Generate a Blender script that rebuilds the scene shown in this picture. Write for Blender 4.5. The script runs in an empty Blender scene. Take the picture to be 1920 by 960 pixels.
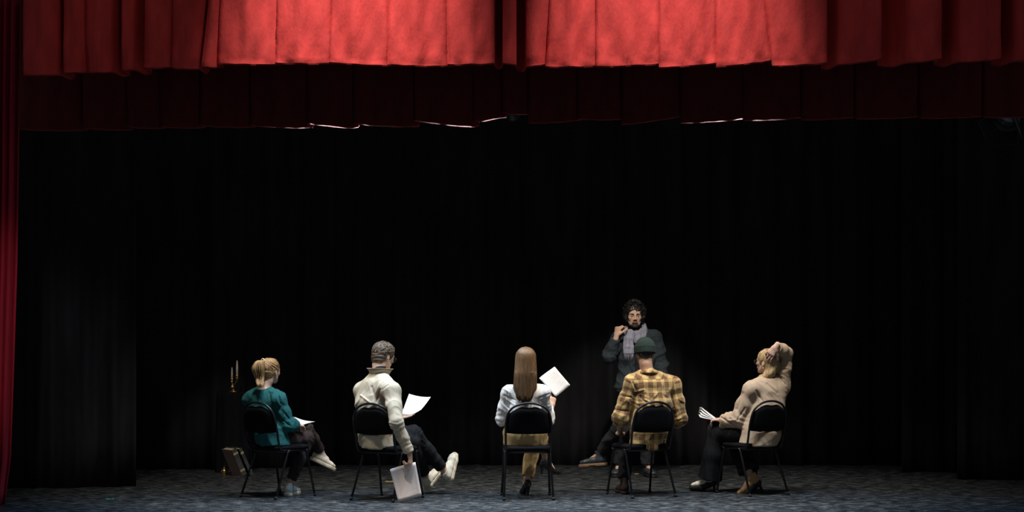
import bpy, math, random
import numpy as np
from mathutils import Vector, Matrix

random.seed(7)
rng = np.random.default_rng(7)
scene = bpy.context.scene
COL = scene.collection
PI = math.pi

# ------------------------------------------------------------------ camera
FPX = 3780.0          # focal length in pixels of the 1920x960 frame
CAMD = 18.0           # camera stands 18 m in front of the row of chairs
CAMZ = 1.67           # eye height above the stage floor
HORIZ = 588.0         # horizon row in the frame
cd = bpy.data.cameras.new('camera')
cd.sensor_width = 36.0
cd.lens = FPX / 1920 * 36.0
cd.shift_y = (HORIZ - 480.0) / 1920.0
cd.clip_end = 200
cam = bpy.data.objects.new('camera', cd)
cam.location = (0, -CAMD, CAMZ)
cam.rotation_euler = (PI / 2, 0, 0)
COL.objects.link(cam)
scene.camera = cam

# ------------------------------------------------------------------ world, exposure
w = bpy.data.worlds.new('world')
scene.world = w
w.use_nodes = True
w.node_tree.nodes['Background'].inputs[0].default_value = (0.85, 0.92, 1.0, 1)
w.node_tree.nodes['Background'].inputs[1].default_value = 0.07
vs = scene.view_settings
vs.view_transform = 'Standard'
vs.look = 'None'
vs.exposure = 0.0
vs.gamma = 1.0
vs.use_curve_mapping = False


# ------------------------------------------------------------------ house lights (front of house spots, with an added wash)
def spot(name, loc, target, watts, deg, blend=0.5, color=(1, 1, 1), size=0.1):
    d = bpy.data.lights.new(name, 'SPOT')
    d.energy = watts
    d.spot_size = math.radians(deg)
    d.spot_blend = blend
    d.color = color
    d.shadow_soft_size = size
    o = bpy.data.objects.new(name, d)
    o.location = loc
    o.rotation_euler = (Vector(target) - Vector(loc)).to_track_quat('-Z', 'Y').to_euler()
    COL.objects.link(o)
    return o


spot('house_spot', (-1.15, -3.5, 9.0), (-1.30, -1.5, 3.95), 3700, 27.5, 1.0, (1.0, 0.93, 0.86), 0.10)
spot('house_spot', (1.05, -3.5, 9.0), (1.24, -1.5, 3.95), 3200, 29, 1.0, (1.0, 0.93, 0.86), 0.10)
spot('valance_wash', (-2.6, -3.6, 8.6), (-3.2, -1.5, 3.9), 80, 24, 1.0, (1.0, 0.75, 0.6), 0.15)
spot('valance_wash', (2.3, -3.6, 8.6), (2.9, -1.5, 3.9), 60, 24, 1.0, (1.0, 0.80, 0.75), 0.15)  # added wash that lifts the dark right end of the front valance
spot('house_side', (-3.4, -9.0, 4.2), (-4.38, -0.42, 1.5), 520, 14, 1.0, (1.0, 0.88, 0.9), 0.15)


# ------------------------------------------------------------------ helpers: positions
def J(px, py, y):
    """pixel + depth y (metres behind the front row) -> world point"""
    D = CAMD + y
    return np.array([(px - 960.0) / FPX * D, y, CAMZ + (HORIZ - py) / FPX * D])


def floor_at(px, py):
    D = CAMZ * FPX / (py - HORIZ)
    return np.array([(px - 960.0) / FPX * D, D - CAMD, 0.0])


def nrm(v):
    v = np.asarray(v, float)
    return v / max(np.linalg.norm(v), 1e-9)


def lerp(a, b, t):
    return np.asarray(a) * (1 - t) + np.asarray(b) * t


# ------------------------------------------------------------------ helpers: objects
def link_mesh(name, V, Fc, mat, parent=None, smooth=True, origin=None):
    me = bpy.data.meshes.new(name)
    V = np.asarray(V, dtype=np.float64)
    if origin is None and parent is not None:
        origin = parent.get('_o')
    if origin is not None:
        V = V - np.array(origin)
    if isinstance(Fc, np.ndarray) and Fc.ndim == 2:
        n, k = Fc.shape
        me.vertices.add(len(V))
        me.vertices.foreach_set('co', V.astype(np.float32).ravel())
        me.loops.add(n * k)
        me.loops.foreach_set('vertex_index', Fc.astype(np.int32).ravel())
        me.polygons.add(n)
        me.polygons.foreach_set('loop_start', np.arange(0, n * k, k, dtype=np.int32))
        me.update(calc_edges=True)
    else:
        me.from_pydata([tuple(v) for v in V], [], [tuple(int(i) for i in f) for f in Fc])
    me.validate()
    if smooth:
        me.polygons.foreach_set('use_smooth', np.ones(len(me.polygons), dtype=bool))
    if mat:
        me.materials.append(mat)
    o = bpy.data.objects.new(name, me)
    COL.objects.link(o)
    if parent is not None:
        o.parent = parent
        if '_o' in parent: o['_o'] = parent['_o']
    elif origin is not None:
        o.location = origin
    return o


def tag(o, label, cat, group=None, kind=None):
    if label: o['label'] = label
    if cat: o['category'] = cat
    if group: o['group'] = group
    if kind: o['kind'] = kind
    return o


def thing(name, label, cat, loc=(0, 0, 0), rotz=0.0, group=None):
    o = bpy.data.objects.new(name, None)
    o.empty_display_size = 0.1
    o.location = loc
    o.rotation_euler = (0, 0, rotz)
    COL.objects.link(o)
    tag(o, label, cat, group)
    return o


class MB:
    """collects shapes, then links them as one mesh"""
    def __init__(s): s.v = []; s.f = []

    def add(s, V, F):
        o = len(s.v)
        s.v.extend([tuple(map(float, p)) for p in V])
        s.f.extend([tuple(int(i) + o for i in f) for f in F])
        return s

    def box(s, c, d, R=None):
        c = np.array(c, float); d = np.array(d, float) / 2
        V = [np.array((x, y, z)) * d for x in (-1, 1) for y in (-1, 1) for z in (-1, 1)]
        if R is not None: V = [R @ v for v in V]
        return s.add([c + v for v in V], [(0, 1, 3, 2), (4, 6, 7, 5), (0, 4, 5, 1), (2, 3, 7, 6), (0, 2, 6, 4), (1, 5, 7, 3)])

    def tube(s, pts, r, n=8, closed=False, flat=None):
        pts = [np.array(p, float) for p in pts]
        m = len(pts)
        rs = [r] * m if np.isscalar(r) else list(r)
        T = []
        for i in range(m):
            a = pts[(i - 1) % m] if (closed or i > 0) else pts[i]
            b = pts[(i + 1) % m] if (closed or i < m - 1) else pts[i]
            T.append(nrm(b - a))
        ref = np.array((0, 0, 1.0)) if abs(T[0][2]) < 0.9 else np.array((1.0, 0, 0))
        u = nrm(np.cross(ref, T[0])) if flat is None else nrm(flat)
        V = []
        for i in range(m):
            u = nrm(u - T[i] * np.dot(u, T[i]))
            v = np.cross(T[i], u)
            for k in range(n):
                a = 2 * PI * k / n
                V.append(pts[i] + (u * math.cos(a) + v * math.sin(a)) * rs[i])
        F = []
        for i in range(m if closed else m - 1):
            for k in range(n):
                a = i * n + k; b = i * n + (k + 1) % n
                c = ((i + 1) % m) * n + (k + 1) % n; d = ((i + 1) % m) * n + k
                F.append((a, b, c, d))
        if not closed:
            F.append(tuple(range(n))[::-1]); F.append(tuple((m - 1) * n + k for k in range(n)))
        return s.add(V, F)

    def lathe(s, prof, c=(0, 0, 0), n=20):
        V = []; F = []
        for r, z in prof:
            for k in range(n):
                a = 2 * PI * k / n
                V.append((c[0] + r * math.cos(a), c[1] + r * math.sin(a), c[2] + z))
        for i in range(len(prof) - 1):
            for k in range(n):
                F.append((i * n + k, i * n + (k + 1) % n, (i + 1) * n + (k + 1) % n, (i + 1) * n + k))
        F.append(tuple(range(n))[::-1]); F.append(tuple((len(prof) - 1) * n + k for k in range(n)))
        return s.add(V, F)

    def build(s, name, mat, parent=None, smooth=True, origin=None):
        return link_mesh(name, s.v, s.f, mat, parent, smooth, origin)


def spline(pts, n=6):
    """Catmull-Rom through pts"""
    P = [np.array(p, float) for p in pts]
    P = [2 * P[0] - P[1]] + P + [2 * P[-1] - P[-2]]
    out = []
    for i in range(1, len(P) - 2):
        for k in range(n):
            t = k / n
            a, b, c, d = P[i - 1], P[i], P[i + 1], P[i + 2]
            out.append(0.5 * (2 * b + (c - a) * t + (2 * a - 5 * b + 4 * c - d) * t * t + (3 * b - a - 3 * c + d) * t ** 3))
    out.append(P[-2])
    return out


# ------------------------------------------------------------------ helpers: solid modelling by distance fields
class Field:
    def __init__(s, lo, hi, h):
        s.lo = np.array(lo, float); s.h = h
        s.n = np.ceil((np.array(hi) - s.lo) / h).astype(int) + 1
        s.a = np.full(s.n, 0.2, np.float32)

    def sub(s, lo, hi):
        i0 = np.clip(np.floor((lo - s.lo) / s.h).astype(int), 0, s.n - 1)
        i1 = np.clip(np.ceil((hi - s.lo) / s.h).astype(int) + 1, 1, s.n)
        if np.any(i1 <= i0): return None, None
        sl = tuple(slice(a, b) for a, b in zip(i0, i1))
        ax = [(s.lo[k] + s.h * np.arange(i0[k], i1[k])).astype(np.float32) for k in range(3)]
        return sl, (ax[0][:, None, None], ax[1][None, :, None], ax[2][None, None, :])

    def put(s, sl, d, k, op):
        cur = s.a[sl]
        if op == 'cut':
            d = -d
            if k > 0:
                q = np.maximum(k - np.abs(cur - d), 0) / k
                s.a[sl] = np.maximum(cur, d) + q * q * k * 0.25
            else:
                s.a[sl] = np.maximum(cur, d)
            return
        if k > 0:
            q = np.maximum(k - np.abs(cur - d), 0) / k
            s.a[sl] = np.minimum(cur, d) - q * q * k * 0.25
        else:
            s.a[sl] = np.minimum(cur, d)

    def cone(s, a, b, ra, rb=None, k=0.0, op='add', side=None, flat=(False, False)):
        """tapered capsule; ra/rb may be (r1, r2) = radii along side and across it; flat cuts the ends square"""
        a = np.array(a, float); b = np.array(b, float)
        if rb is None: rb = ra
        A = np.array(ra if np.ndim(ra) else (ra, ra), float)
        B = np.array(rb if np.ndim(rb) else (rb, rb), float)
        R = max(A.max(), B.max()) + k + 3 * s.h
        sl, ax = s.sub(np.minimum(a, b) - R, np.maximum(a, b) + R)
        if sl is None: return s
        L = np.linalg.norm(b - a)
        t3 = (b - a) / L if L > 1e-9 else np.array((0, 0, 1.0))
        if side is None: side = (1, 0, 0) if abs(t3[0]) < 0.8 else (0, 1, 0)
        s3 = np.array(side, float); s3 = nrm(s3 - t3 * np.dot(s3, t3))
        w3 = np.cross(t3, s3)
        X, Y, Z = ax[0] - np.float32(a[0]), ax[1] - np.float32(a[1]), ax[2] - np.float32(a[2])
        dot = lambda v: X * np.float32(v[0]) + Y * np.float32(v[1]) + Z * np.float32(v[2])
        c = dot(t3)
        t = np.clip(c / max(L, 1e-9), 0, 1)
        cc = c - t * L
        u = dot(s3); v = dot(w3)
        r1 = A[0] + (B[0] - A[0]) * t
        r2 = A[1] + (B[1] - A[1]) * t
        rc = np.minimum(r1, r2)
        if flat[0] or flat[1]:
            c0 = cc.copy()
            if flat[0]: cc = np.where(c < 0, 0, cc)
            if flat[1]: cc = np.where(c > L, 0, cc)
        if np.allclose(A[0], A[1]) and np.allclose(B[0], B[1]):
            d = np.sqrt(u * u + v * v + cc * cc) - r1
        else:
            e1 = u / r1; e2 = v / r2; e3 = cc / rc
            k0 = np.sqrt(e1 * e1 + e2 * e2 + e3 * e3)
            k1 = np.sqrt((e1 / r1) ** 2 + (e2 / r2) ** 2 + (e3 / rc) ** 2) + 1e-6
            d = np.where(k0 < 1e-3, -rc, k0 * (k0 - 1) / k1)
        if flat[0]: d = np.maximum(d, -c)
        if flat[1]: d = np.maximum(d, c - L)
        s.put(sl, d.astype(np.float32), k, op)
        return s

    def chain(s, pts, rs, k=0.0, side=None, flat=(False, False), kk=0.012):
        m = len(pts) - 1
        for i in range(m):
            sd = side[i] if isinstance(side, list) else side
            s.cone(pts[i], pts[i + 1], rs[i], rs[i + 1], k if i == 0 else max(kk, k), 'add', sd,
                   (flat[0] and i == 0, flat[1] and i == m - 1))
        return s

    def ell(s, c, r, R=None, k=0.0, op='add'):
        c = np.array(c, float); r = np.array(r if np.ndim(r) else (r, r, r), float)
        R = np.eye(3) if R is None else R
        m = r.max() + k + 3 * s.h
        sl, ax = s.sub(c - m, c + m)
        if sl is None: return s
        X, Y, Z = ax[0] - np.float32(c[0]), ax[1] - np.float32(c[1]), ax[2] - np.float32(c[2])
        e = [(X * np.float32(R[0, i]) + Y * np.float32(R[1, i]) + Z * np.float32(R[2, i])) / np.float32(r[i]) for i in range(3)]
        k0 = np.sqrt(e[0] ** 2 + e[1] ** 2 + e[2] ** 2)
        k1 = np.sqrt((e[0] / r[0]) ** 2 + (e[1] / r[1]) ** 2 + (e[2] / r[2]) ** 2) + 1e-6
        d = np.where(k0 < 1e-3, -r.min(), k0 * (k0 - 1) / k1)
        s.put(sl, d.astype(np.float32), k, op)
        return s

    def half(s, p, n, k=0.0):
        """keep only the side of the plane that n points away from"""
        n = nrm(n); p = np.array(p, float)
        ax = [(s.lo[i] + s.h * np.arange(s.n[i])).astype(np.float32) for i in range(3)]
        d = (ax[0] - p[0])[:, None, None] * n[0] + (ax[1] - p[1])[None, :, None] * n[1] + (ax[2] - p[2])[None, None, :] * n[2]
        s.a = np.maximum(s.a, d.astype(np.float32))
        return s

    def mesh(s, disp=None, smooth=1):
        a = s.a
        a[0] = a[-1] = 0.2; a[:, 0] = a[:, -1] = 0.2; a[:, :, 0] = a[:, :, -1] = 0.2
        S = a < 0
        cnt = np.zeros(np.array(a.shape) - 1, np.uint8)
        corners = [(i, j, k) for i in (0, 1) for j in (0, 1) for k in (0, 1)]
        nx, ny, nz = cnt.shape
        for i, j, k in corners:
            cnt += S[i:i + nx, j:j + ny, k:k + nz]
        I = np.argwhere((cnt > 0) & (cnt < 8))
        idx = np.full(cnt.shape, -1, np.int32)
        idx[I[:, 0], I[:, 1], I[:, 2]] = np.arange(len(I))
        C = {c: a[I[:, 0] + c[0], I[:, 1] + c[1], I[:, 2] + c[2]] for c in corners}
        acc = np.zeros((len(I), 3)); num = np.zeros(len(I))
        for c in corners:
            for axn in range(3):
                if c[axn] == 0:
                    d = list(c); d[axn] = 1; d = tuple(d)
                    va, vb = C[c], C[d]
                    m = (va < 0) != (vb < 0)
                    den = np.where(m, va - vb, 1)
                    t = np.where(m, va / den, 0)
                    p = np.tile(np.array(c, float), (len(I), 1)); p[:, axn] = t
                    acc[m] += p[m]; num[m] += 1
        V = s.lo + s.h * (I + acc / num[:, None])
        quads = []
        for axn in range(3):
            b, c = [(1, 2), (2, 0), (0, 1)][axn]
            sl0 = [slice(None)] * 3; sl1 = [slice(None)] * 3
            sl0[axn] = slice(0, -1); sl1[axn] = slice(1, None)
            A0 = S[tuple(sl0)]; A1 = S[tuple(sl1)]
            E = np.argwhere(A0 != A1)
            E = E[(E[:, b] > 0) & (E[:, c] > 0) & (E[:, b] < a.shape[b] - 1) & (E[:, c] < a.shape[c] - 1)]
            sg = A0[E[:, 0], E[:, 1], E[:, 2]]

            def cell(db, dc):
                Q = E.copy(); Q[:, b] -= db; Q[:, c] -= dc
                return idx[Q[:, 0], Q[:, 1], Q[:, 2]]
            q = np.stack([cell(1, 1), cell(0, 1), cell(0, 0), cell(1, 0)], 1)
            q[~sg] = q[~sg][:, ::-1]
            quads.append(q)
        Q = np.concatenate(quads)
        for _ in range(smooth):
            sm = np.zeros_like(V); nn = np.zeros(len(V))
            for i in range(4):
                e0, e1 = Q[:, i], Q[:, (i + 1) % 4]
                for k in range(3):
                    sm[:, k] += np.bincount(e0, V[e1, k], len(V)) + np.bincount(e1, V[e0, k], len(V))
                nn += np.bincount(e0, minlength=len(V)) + np.bincount(e1, minlength=len(V))
            V = V * 0.5 + 0.5 * sm / nn[:, None]
        if disp is not None:
            N = normals(V, Q)
            V = V + N * disp(V, N)[:, None]
        return V, Q


def normals(V, Q):
    n = np.cross(V[Q[:, 2]] - V[Q[:, 0]], V[Q[:, 3]] - V[Q[:, 1]])
    N = np.zeros_like(V)
    for i in range(4):
        for k in range(3):
            N[:, k] += np.bincount(Q[:, i], n[:, k], len(V))
    return N / (np.linalg.norm(N, axis=1)[:, None] + 1e-12)


def wobble(V, freq, seed, n=5):
    """smooth pseudo noise in -1..1, frequency in radians per metre (scalar or xyz)"""
    g = np.random.default_rng(seed)
    out = np.zeros(len(V)); fr = np.array(freq if np.ndim(freq) else (freq,) * 3, float)
    for i in range(n):
        d = g.normal(size=3); d /= np.linalg.norm(d)
        e = g.normal(size=3); e /= np.linalg.norm(e)
        out += np.sin(V @ (d * fr) * (0.7 + 0.6 * g.random()) + g.random() * 6.28 + 1.3 * np.sin(V @ (e * fr) * 0.6 + g.random() * 6.28))
    return out / n * 1.4


def ridge(V, freq, seed):
    return np.maximum(1 - 2.2 * np.abs(wobble(V, freq, seed, 3)), -0.9)


# ------------------------------------------------------------------ materials
def newmat(name):
    m = bpy.data.materials.new(name); m.use_nodes = True
    nt = m.node_tree
    return m, nt, nt.nodes['Principled BSDF']


def node(nt, t, **kw):
    n = nt.nodes.new(t)
    for k, v in kw.items():
        if k.startswith('i_'):
            key = k[2:]
            n.inputs[int(key) if key.isdigit() else key.replace('_', ' ')].default_value = v
        else:
            setattr(n, k, v)
    return n


def c4(c): return (c[0], c[1], c[2], 1)


def mat(name, col, rough=0.8, var=0.15, scale=(30, 30, 30), bump=0.0, bscale=None, sheen=0.0, metal=0.0, spec=0.3, col2=None):
    m, nt, b = newmat(name)
    b.inputs['Roughness'].default_value = rough
    b.inputs['Metallic'].default_value = metal
    b.inputs['Specular IOR Level'].default_value = spec
    if sheen:
        b.inputs['Sheen Weight'].default_value = sheen
        b.inputs['Sheen Roughness'].default_value = 0.4
        b.inputs['Sheen Tint'].default_value = c4([min(1, x * 1.5 + 0.05) for x in col])
    tc = node(nt, 'ShaderNodeTexCoord')
    mp = node(nt, 'ShaderNodeMapping')
    mp.inputs['Scale'].default_value = scale
    nt.links.new(tc.outputs['Object'], mp.inputs[0])
    nz = node(nt, 'ShaderNodeTexNoise', i_Scale=1.0, i_Detail=4.0, i_Roughness=0.6)
    nt.links.new(mp.outputs[0], nz.inputs['Vector'])
    rp = node(nt, 'ShaderNodeValToRGB')
    lo = [x * (1 - var) for x in col] if col2 is None else col2
    hi = [min(1, x * (1 + var)) for x in col]
    rp.color_ramp.elements[0].color = c4(lo); rp.color_ramp.elements[0].position = 0.3
    rp.color_ramp.elements[1].color = c4(hi); rp.color_ramp.elements[1].position = 0.7
    nt.links.new(nz.outputs['Fac'], rp.inputs[0])
    nt.links.new(rp.outputs[0], b.inputs['Base Color'])
    if bump:
        bn = node(nt, 'ShaderNodeTexNoise', i_Scale=1.0, i_Detail=3.0)
        mp2 = node(nt, 'ShaderNodeMapping')
        mp2.inputs['Scale'].default_value = bscale or scale
        nt.links.new(tc.outputs['Object'], mp2.inputs[0])
        nt.links.new(mp2.outputs[0], bn.inputs['Vector'])
        bp = node(nt, 'ShaderNodeBump', i_Strength=bump, i_Distance=0.01)
        nt.links.new(bn.outputs['Fac'], bp.inputs['Height'])
        nt.links.new(bp.outputs[0], b.inputs['Normal'])
    return m


M = {}
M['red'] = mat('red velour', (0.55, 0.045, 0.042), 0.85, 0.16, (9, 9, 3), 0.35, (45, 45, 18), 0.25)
M['red_shaded'] = mat('shaded red velour', (0.105, 0.010, 0.012), 0.9, 0.2, (7, 7, 2), 0.2, (50, 50, 20), 0.1)  # same red velour as the front valance, its shade put into the colour
M['crimson'] = mat('crimson velour', (0.42, 0.02, 0.04), 0.9, 0.2, (7, 7, 1), 0.2, (50, 50, 10), 0.2)
M['black'] = mat('black velour', (0.022, 0.022, 0.024), 0.95, 0.3, (5, 5, 1), 0.0, spec=0.0)
M['frame'] = mat('black enamelled steel', (0.008, 0.008, 0.009), 0.32, 0.1, spec=0.5)
M['uphol'] = mat('black upholstery', (0.004, 0.004, 0.005), 0.9, 0.3, (80, 80, 80), 0.3, (400, 400, 400), spec=0.15)
M['rubber'] = mat('black rubber', (0.012, 0.012, 0.012), 0.7)
M['steel'] = mat('bright steel', (0.6, 0.62, 0.65), 0.25, 0.05, metal=1.0)
M['skin'] = mat('fair skin', (0.62, 0.40, 0.30), 0.5, 0.08, (40, 40, 40))
M['skin_tan'] = mat('olive skin', (0.56, 0.36, 0.26), 0.5, 0.10, (40, 40, 40))
M['skin_brown'] = mat('brown skin', (0.46, 0.28, 0.19), 0.5, 0.10, (40, 40, 40))
M['lips'] = mat('lips', (0.26, 0.11, 0.09), 0.45)
M['eye'] = mat('shaded eye white', (0.36, 0.34, 0.32), 0.2)  # darkened: the shade of the eye sockets is put into the colour
M['iris'] = mat('dark iris', (0.03, 0.015, 0.008), 0.15)
M['hair_blonde'] = mat('honey blonde hair', (0.50, 0.32, 0.15), 0.45, 0.1, (120, 120, 16), 0.3, (260, 260, 30), col2=(0.22, 0.12, 0.045), spec=0.5)
M['hair_pale'] = mat('pale blonde hair', (0.52, 0.38, 0.20), 0.45, 0.1, (120, 120, 20), 0.3, (260, 260, 30), col2=(0.26, 0.16, 0.07), spec=0.5)
M['hair_long'] = mat('light brown hair', (0.18, 0.098, 0.042), 0.42, 0.1, (110, 110, 7), 0.35, (240, 240, 12), col2=(0.085, 0.045, 0.02), spec=0.5)
M['hair_brown'] = mat('ash brown hair', (0.135, 0.092, 0.056), 0.5, 0.1, (90, 90, 50), 0.4, (240, 240, 120), col2=(0.04, 0.027, 0.016), spec=0.45)
M['hair_black'] = mat('black curly hair', (0.012, 0.010, 0.009), 0.4, 0.3, (90, 90, 90), spec=0.5)
M['hair_beard'] = mat('dark stubble', (0.05, 0.032, 0.025), 0.7, 0.3, (300, 300, 300))
M['teal'] = mat('teal knit', (0.012, 0.105, 0.105), 0.85, 0.2, (25, 25, 25), 0.4, (300, 300, 300), 0.15)
M['maroon'] = mat('dark brown trousers', (0.034, 0.022, 0.021), 0.85, 0.25, (30, 30, 30), 0.3, (200, 200, 200))
M['jacket'] = mat('cream fleece', (0.60, 0.50, 0.36), 0.9, 0.06, (25, 25, 25), 0.4, (260, 260, 260), 0.1)
M['jeans'] = mat('black denim', (0.008, 0.009, 0.010), 0.85, 0.3, (40, 40, 40), 0.3, (250, 250, 250))
M['blouse'] = mat('white blouse', (0.78, 0.74, 0.70), 0.8, 0.04, (25, 25, 25), 0.25, (120, 120, 120), 0.1)
M['khaki'] = mat('khaki trousers', (0.42, 0.28, 0.12), 0.85, 0.12, (25, 25, 25), 0.3, (180, 180, 180))
M['sweater'] = mat('oatmeal knit', (0.50, 0.37, 0.255), 0.9, 0.08, (25, 25, 25), 0.5, (300, 300, 300), 0.15)
M['coat'] = mat('slate wool', (0.024, 0.033, 0.041), 0.9, 0.2, (50, 50, 50), 0.4, (300, 300, 300), 0.15)
M['charcoal'] = mat('charcoal knit', (0.010, 0.010, 0.012), 0.9, 0.2, (50, 50, 50), 0.3, (200, 200, 200))
M['denim'] = mat('dark grey trousers', (0.018, 0.021, 0.026), 0.85, 0.3, (40, 40, 40), 0.3, (250, 250, 250))
M['beanie'] = mat('bottle green knit', (0.014, 0.026, 0.023), 0.95, 0.2, (60, 60, 60), 0.5, (300, 300, 300), 0.2)
M['canvas'] = mat('off white leather', (0.74, 0.68, 0.55), 0.6, 0.05, (30, 30, 30))
M['sole_white'] = mat('cream rubber sole', (0.72, 0.65, 0.50), 0.6, 0.06)
M['black_leather'] = mat('black leather', (0.010, 0.010, 0.011), 0.35, 0.1, spec=0.5)
M['blue_leather'] = mat('blue black leather', (0.035, 0.045, 0.055), 0.4, 0.2, spec=0.5)
M['brown_leather'] = mat('dark brown leather', (0.05, 0.03, 0.02), 0.45, 0.2)
M['tan_leather'] = mat('tan leather', (0.42, 0.24, 0.11), 0.5, 0.12)
M['cream_leather'] = mat('cream leather', (0.80, 0.72, 0.58), 0.45, 0.05)
M['sole_dark'] = mat('dark sole', (0.018, 0.014, 0.011), 0.6)
M['sole_brown'] = mat('tan welt sole', (0.20, 0.12, 0.07), 0.6)
M['brass'] = mat('polished brass', (0.85, 0.55, 0.22), 0.22, 0.08, metal=1.0)
M['wax'] = mat('ivory wax', (0.75, 0.66, 0.52), 0.5, 0.04)
M['darkcloth'] = mat('black table cloth', (0.010, 0.010, 0.011), 0.95, 0.2, spec=0.05)
M['board_pink'] = mat('pinkish page block', (0.34, 0.24, 0.20), 0.8, 0.12, (8, 8, 60))
M['board_tan'] = mat('tan spine', (0.36, 0.29, 0.17), 0.7, 0.15)
M['board_dark'] = mat('slate cover', (0.045, 0.05, 0.055), 0.6, 0.4, (12, 12, 12))
M['tape_yellow'] = mat('yellow tape', (0.55, 0.42, 0.15), 0.6, 0.2)
M['tape_green'] = mat('green tape', (0.05, 0.4, 0.28), 0.6, 0.2)
M['elastic'] = mat('pale hair tie', (0.7, 0.6, 0.42), 0.6)
M['gold'] = mat('gold earring', (0.9, 0.6, 0.2), 0.2, metal=1.0)
M['wire'] = mat('dark wire rims', (0.10, 0.09, 0.08), 0.25, metal=1.0)


def glass_mat():
    m, nt, b = newmat('clear lens')
    b.inputs['Base Color'].default_value = (0.95, 0.96, 1, 1)
    b.inputs['Roughness'].default_value = 0.03
    b.inputs['Transmission Weight'].default_value = 1.0
    b.inputs['IOR'].default_value = 1.25
    return m


M['lens'] = glass_mat()


def emit_mat(name, col, e):
    m, nt, b = newmat(name)
    b.inputs['Base Color'].default_value = c4(col)
    b.inputs['Emission Color'].default_value = c4(col)
    b.inputs['Emission Strength'].default_value = e
    return m


def scarf_mat():
    m, nt, b = newmat('lilac grey woven scarf')
    b.inputs['Roughness'].default_value = 0.9
    b.inputs['Sheen Weight'].default_value = 0.2
    tc = node(nt, 'ShaderNodeTexCoord')
    mp = node(nt, 'ShaderNodeMapping'); mp.inputs['Scale'].default_value = (55, 55, 22)
    nt.links.new(tc.outputs['Object'], mp.inputs[0])
    wv = node(nt, 'ShaderNodeTexWave', i_Scale=0.9, i_Distortion=3.5, i_Detail=2.0)
    wv.wave_type = 'BANDS'; wv.bands_direction = 'X'
    nt.links.new(mp.outputs[0], wv.inputs[0])
    rp = node(nt, 'ShaderNodeValToRGB')
    e = rp.color_ramp.elements
    e[0].position = 0.12; e[0].color = (0.12, 0.09, 0.13, 1)
    e[1].position = 0.85; e[1].color = (0.34, 0.38, 0.46, 1)
    x = e.new(0.4); x.color = (0.21, 0.21, 0.28, 1)
    nt.links.new(wv.outputs['Fac'], rp.inputs[0])
    nt.links.new(rp.outputs[0], b.inputs['Base Color'])
    return m


M['scarf'] = scarf_mat()


def plaid_mat():
    m, nt, b = newmat('mustard plaid flannel')
    b.inputs['Roughness'].default_value = 0.9
    b.inputs['Sheen Weight'].default_value = 0.15
    at = node(nt, 'ShaderNodeAttribute', attribute_name='cloth')
    sp = node(nt, 'ShaderNodeSeparateXYZ')
    nt.links.new(at.outputs['Vector'], sp.inputs[0])
    outs = []
    for ax, per in (('X', 0.086), ('Y', 0.094)):
        dv = node(nt, 'ShaderNodeMath', operation='DIVIDE'); dv.inputs[1].default_value = per
        nt.links.new(sp.outputs[ax], dv.inputs[0])
        fr = node(nt, 'ShaderNodeMath', operation='FRACT')
        nt.links.new(dv.outputs[0], fr.inputs[0])
        rp = node(nt, 'ShaderNodeValToRGB')
        rp.color_ramp.interpolation = 'CONSTANT'
        E = rp.color_ramp.elements
        cream = (0.50, 0.34, 0.13, 1); must = (0.26, 0.125, 0.035, 1); dark = (0.006, 0.004, 0.005, 1); rust = (0.12, 0.042, 0.016, 1)
        E[0].position = 0; E[0].color = cream
        E[1].position = 0.40; E[1].color = dark
        for p, c in ((0.455, must), (0.52, dark), (0.575, must), (0.64, dark), (0.70, must), (0.76, rust), (0.93, cream)):
            x = E.new(p); x.color = c
        nt.links.new(fr.outputs[0], rp.inputs[0])
        outs.append(rp)
    mx = node(nt, 'ShaderNodeMix', data_type='RGBA')
    mx.inputs['Factor'].default_value = 0.5
    nt.links.new(outs[0].outputs[0], mx.inputs['A'])
    nt.links.new(outs[1].outputs[0], mx.inputs['B'])
    nt.links.new(mx.outputs['Result'], b.inputs['Base Color'])
    nz = node(nt, 'ShaderNodeTexNoise', i_Scale=300.0)
    bp = node(nt, 'ShaderNodeBump', i_Strength=0.2, i_Distance=0.005)
    nt.links.new(nz.outputs['Fac'], bp.inputs['Height'])
    nt.links.new(bp.outputs[0], b.inputs['Normal'])
    return m


M['plaid'] = plaid_mat()


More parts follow.
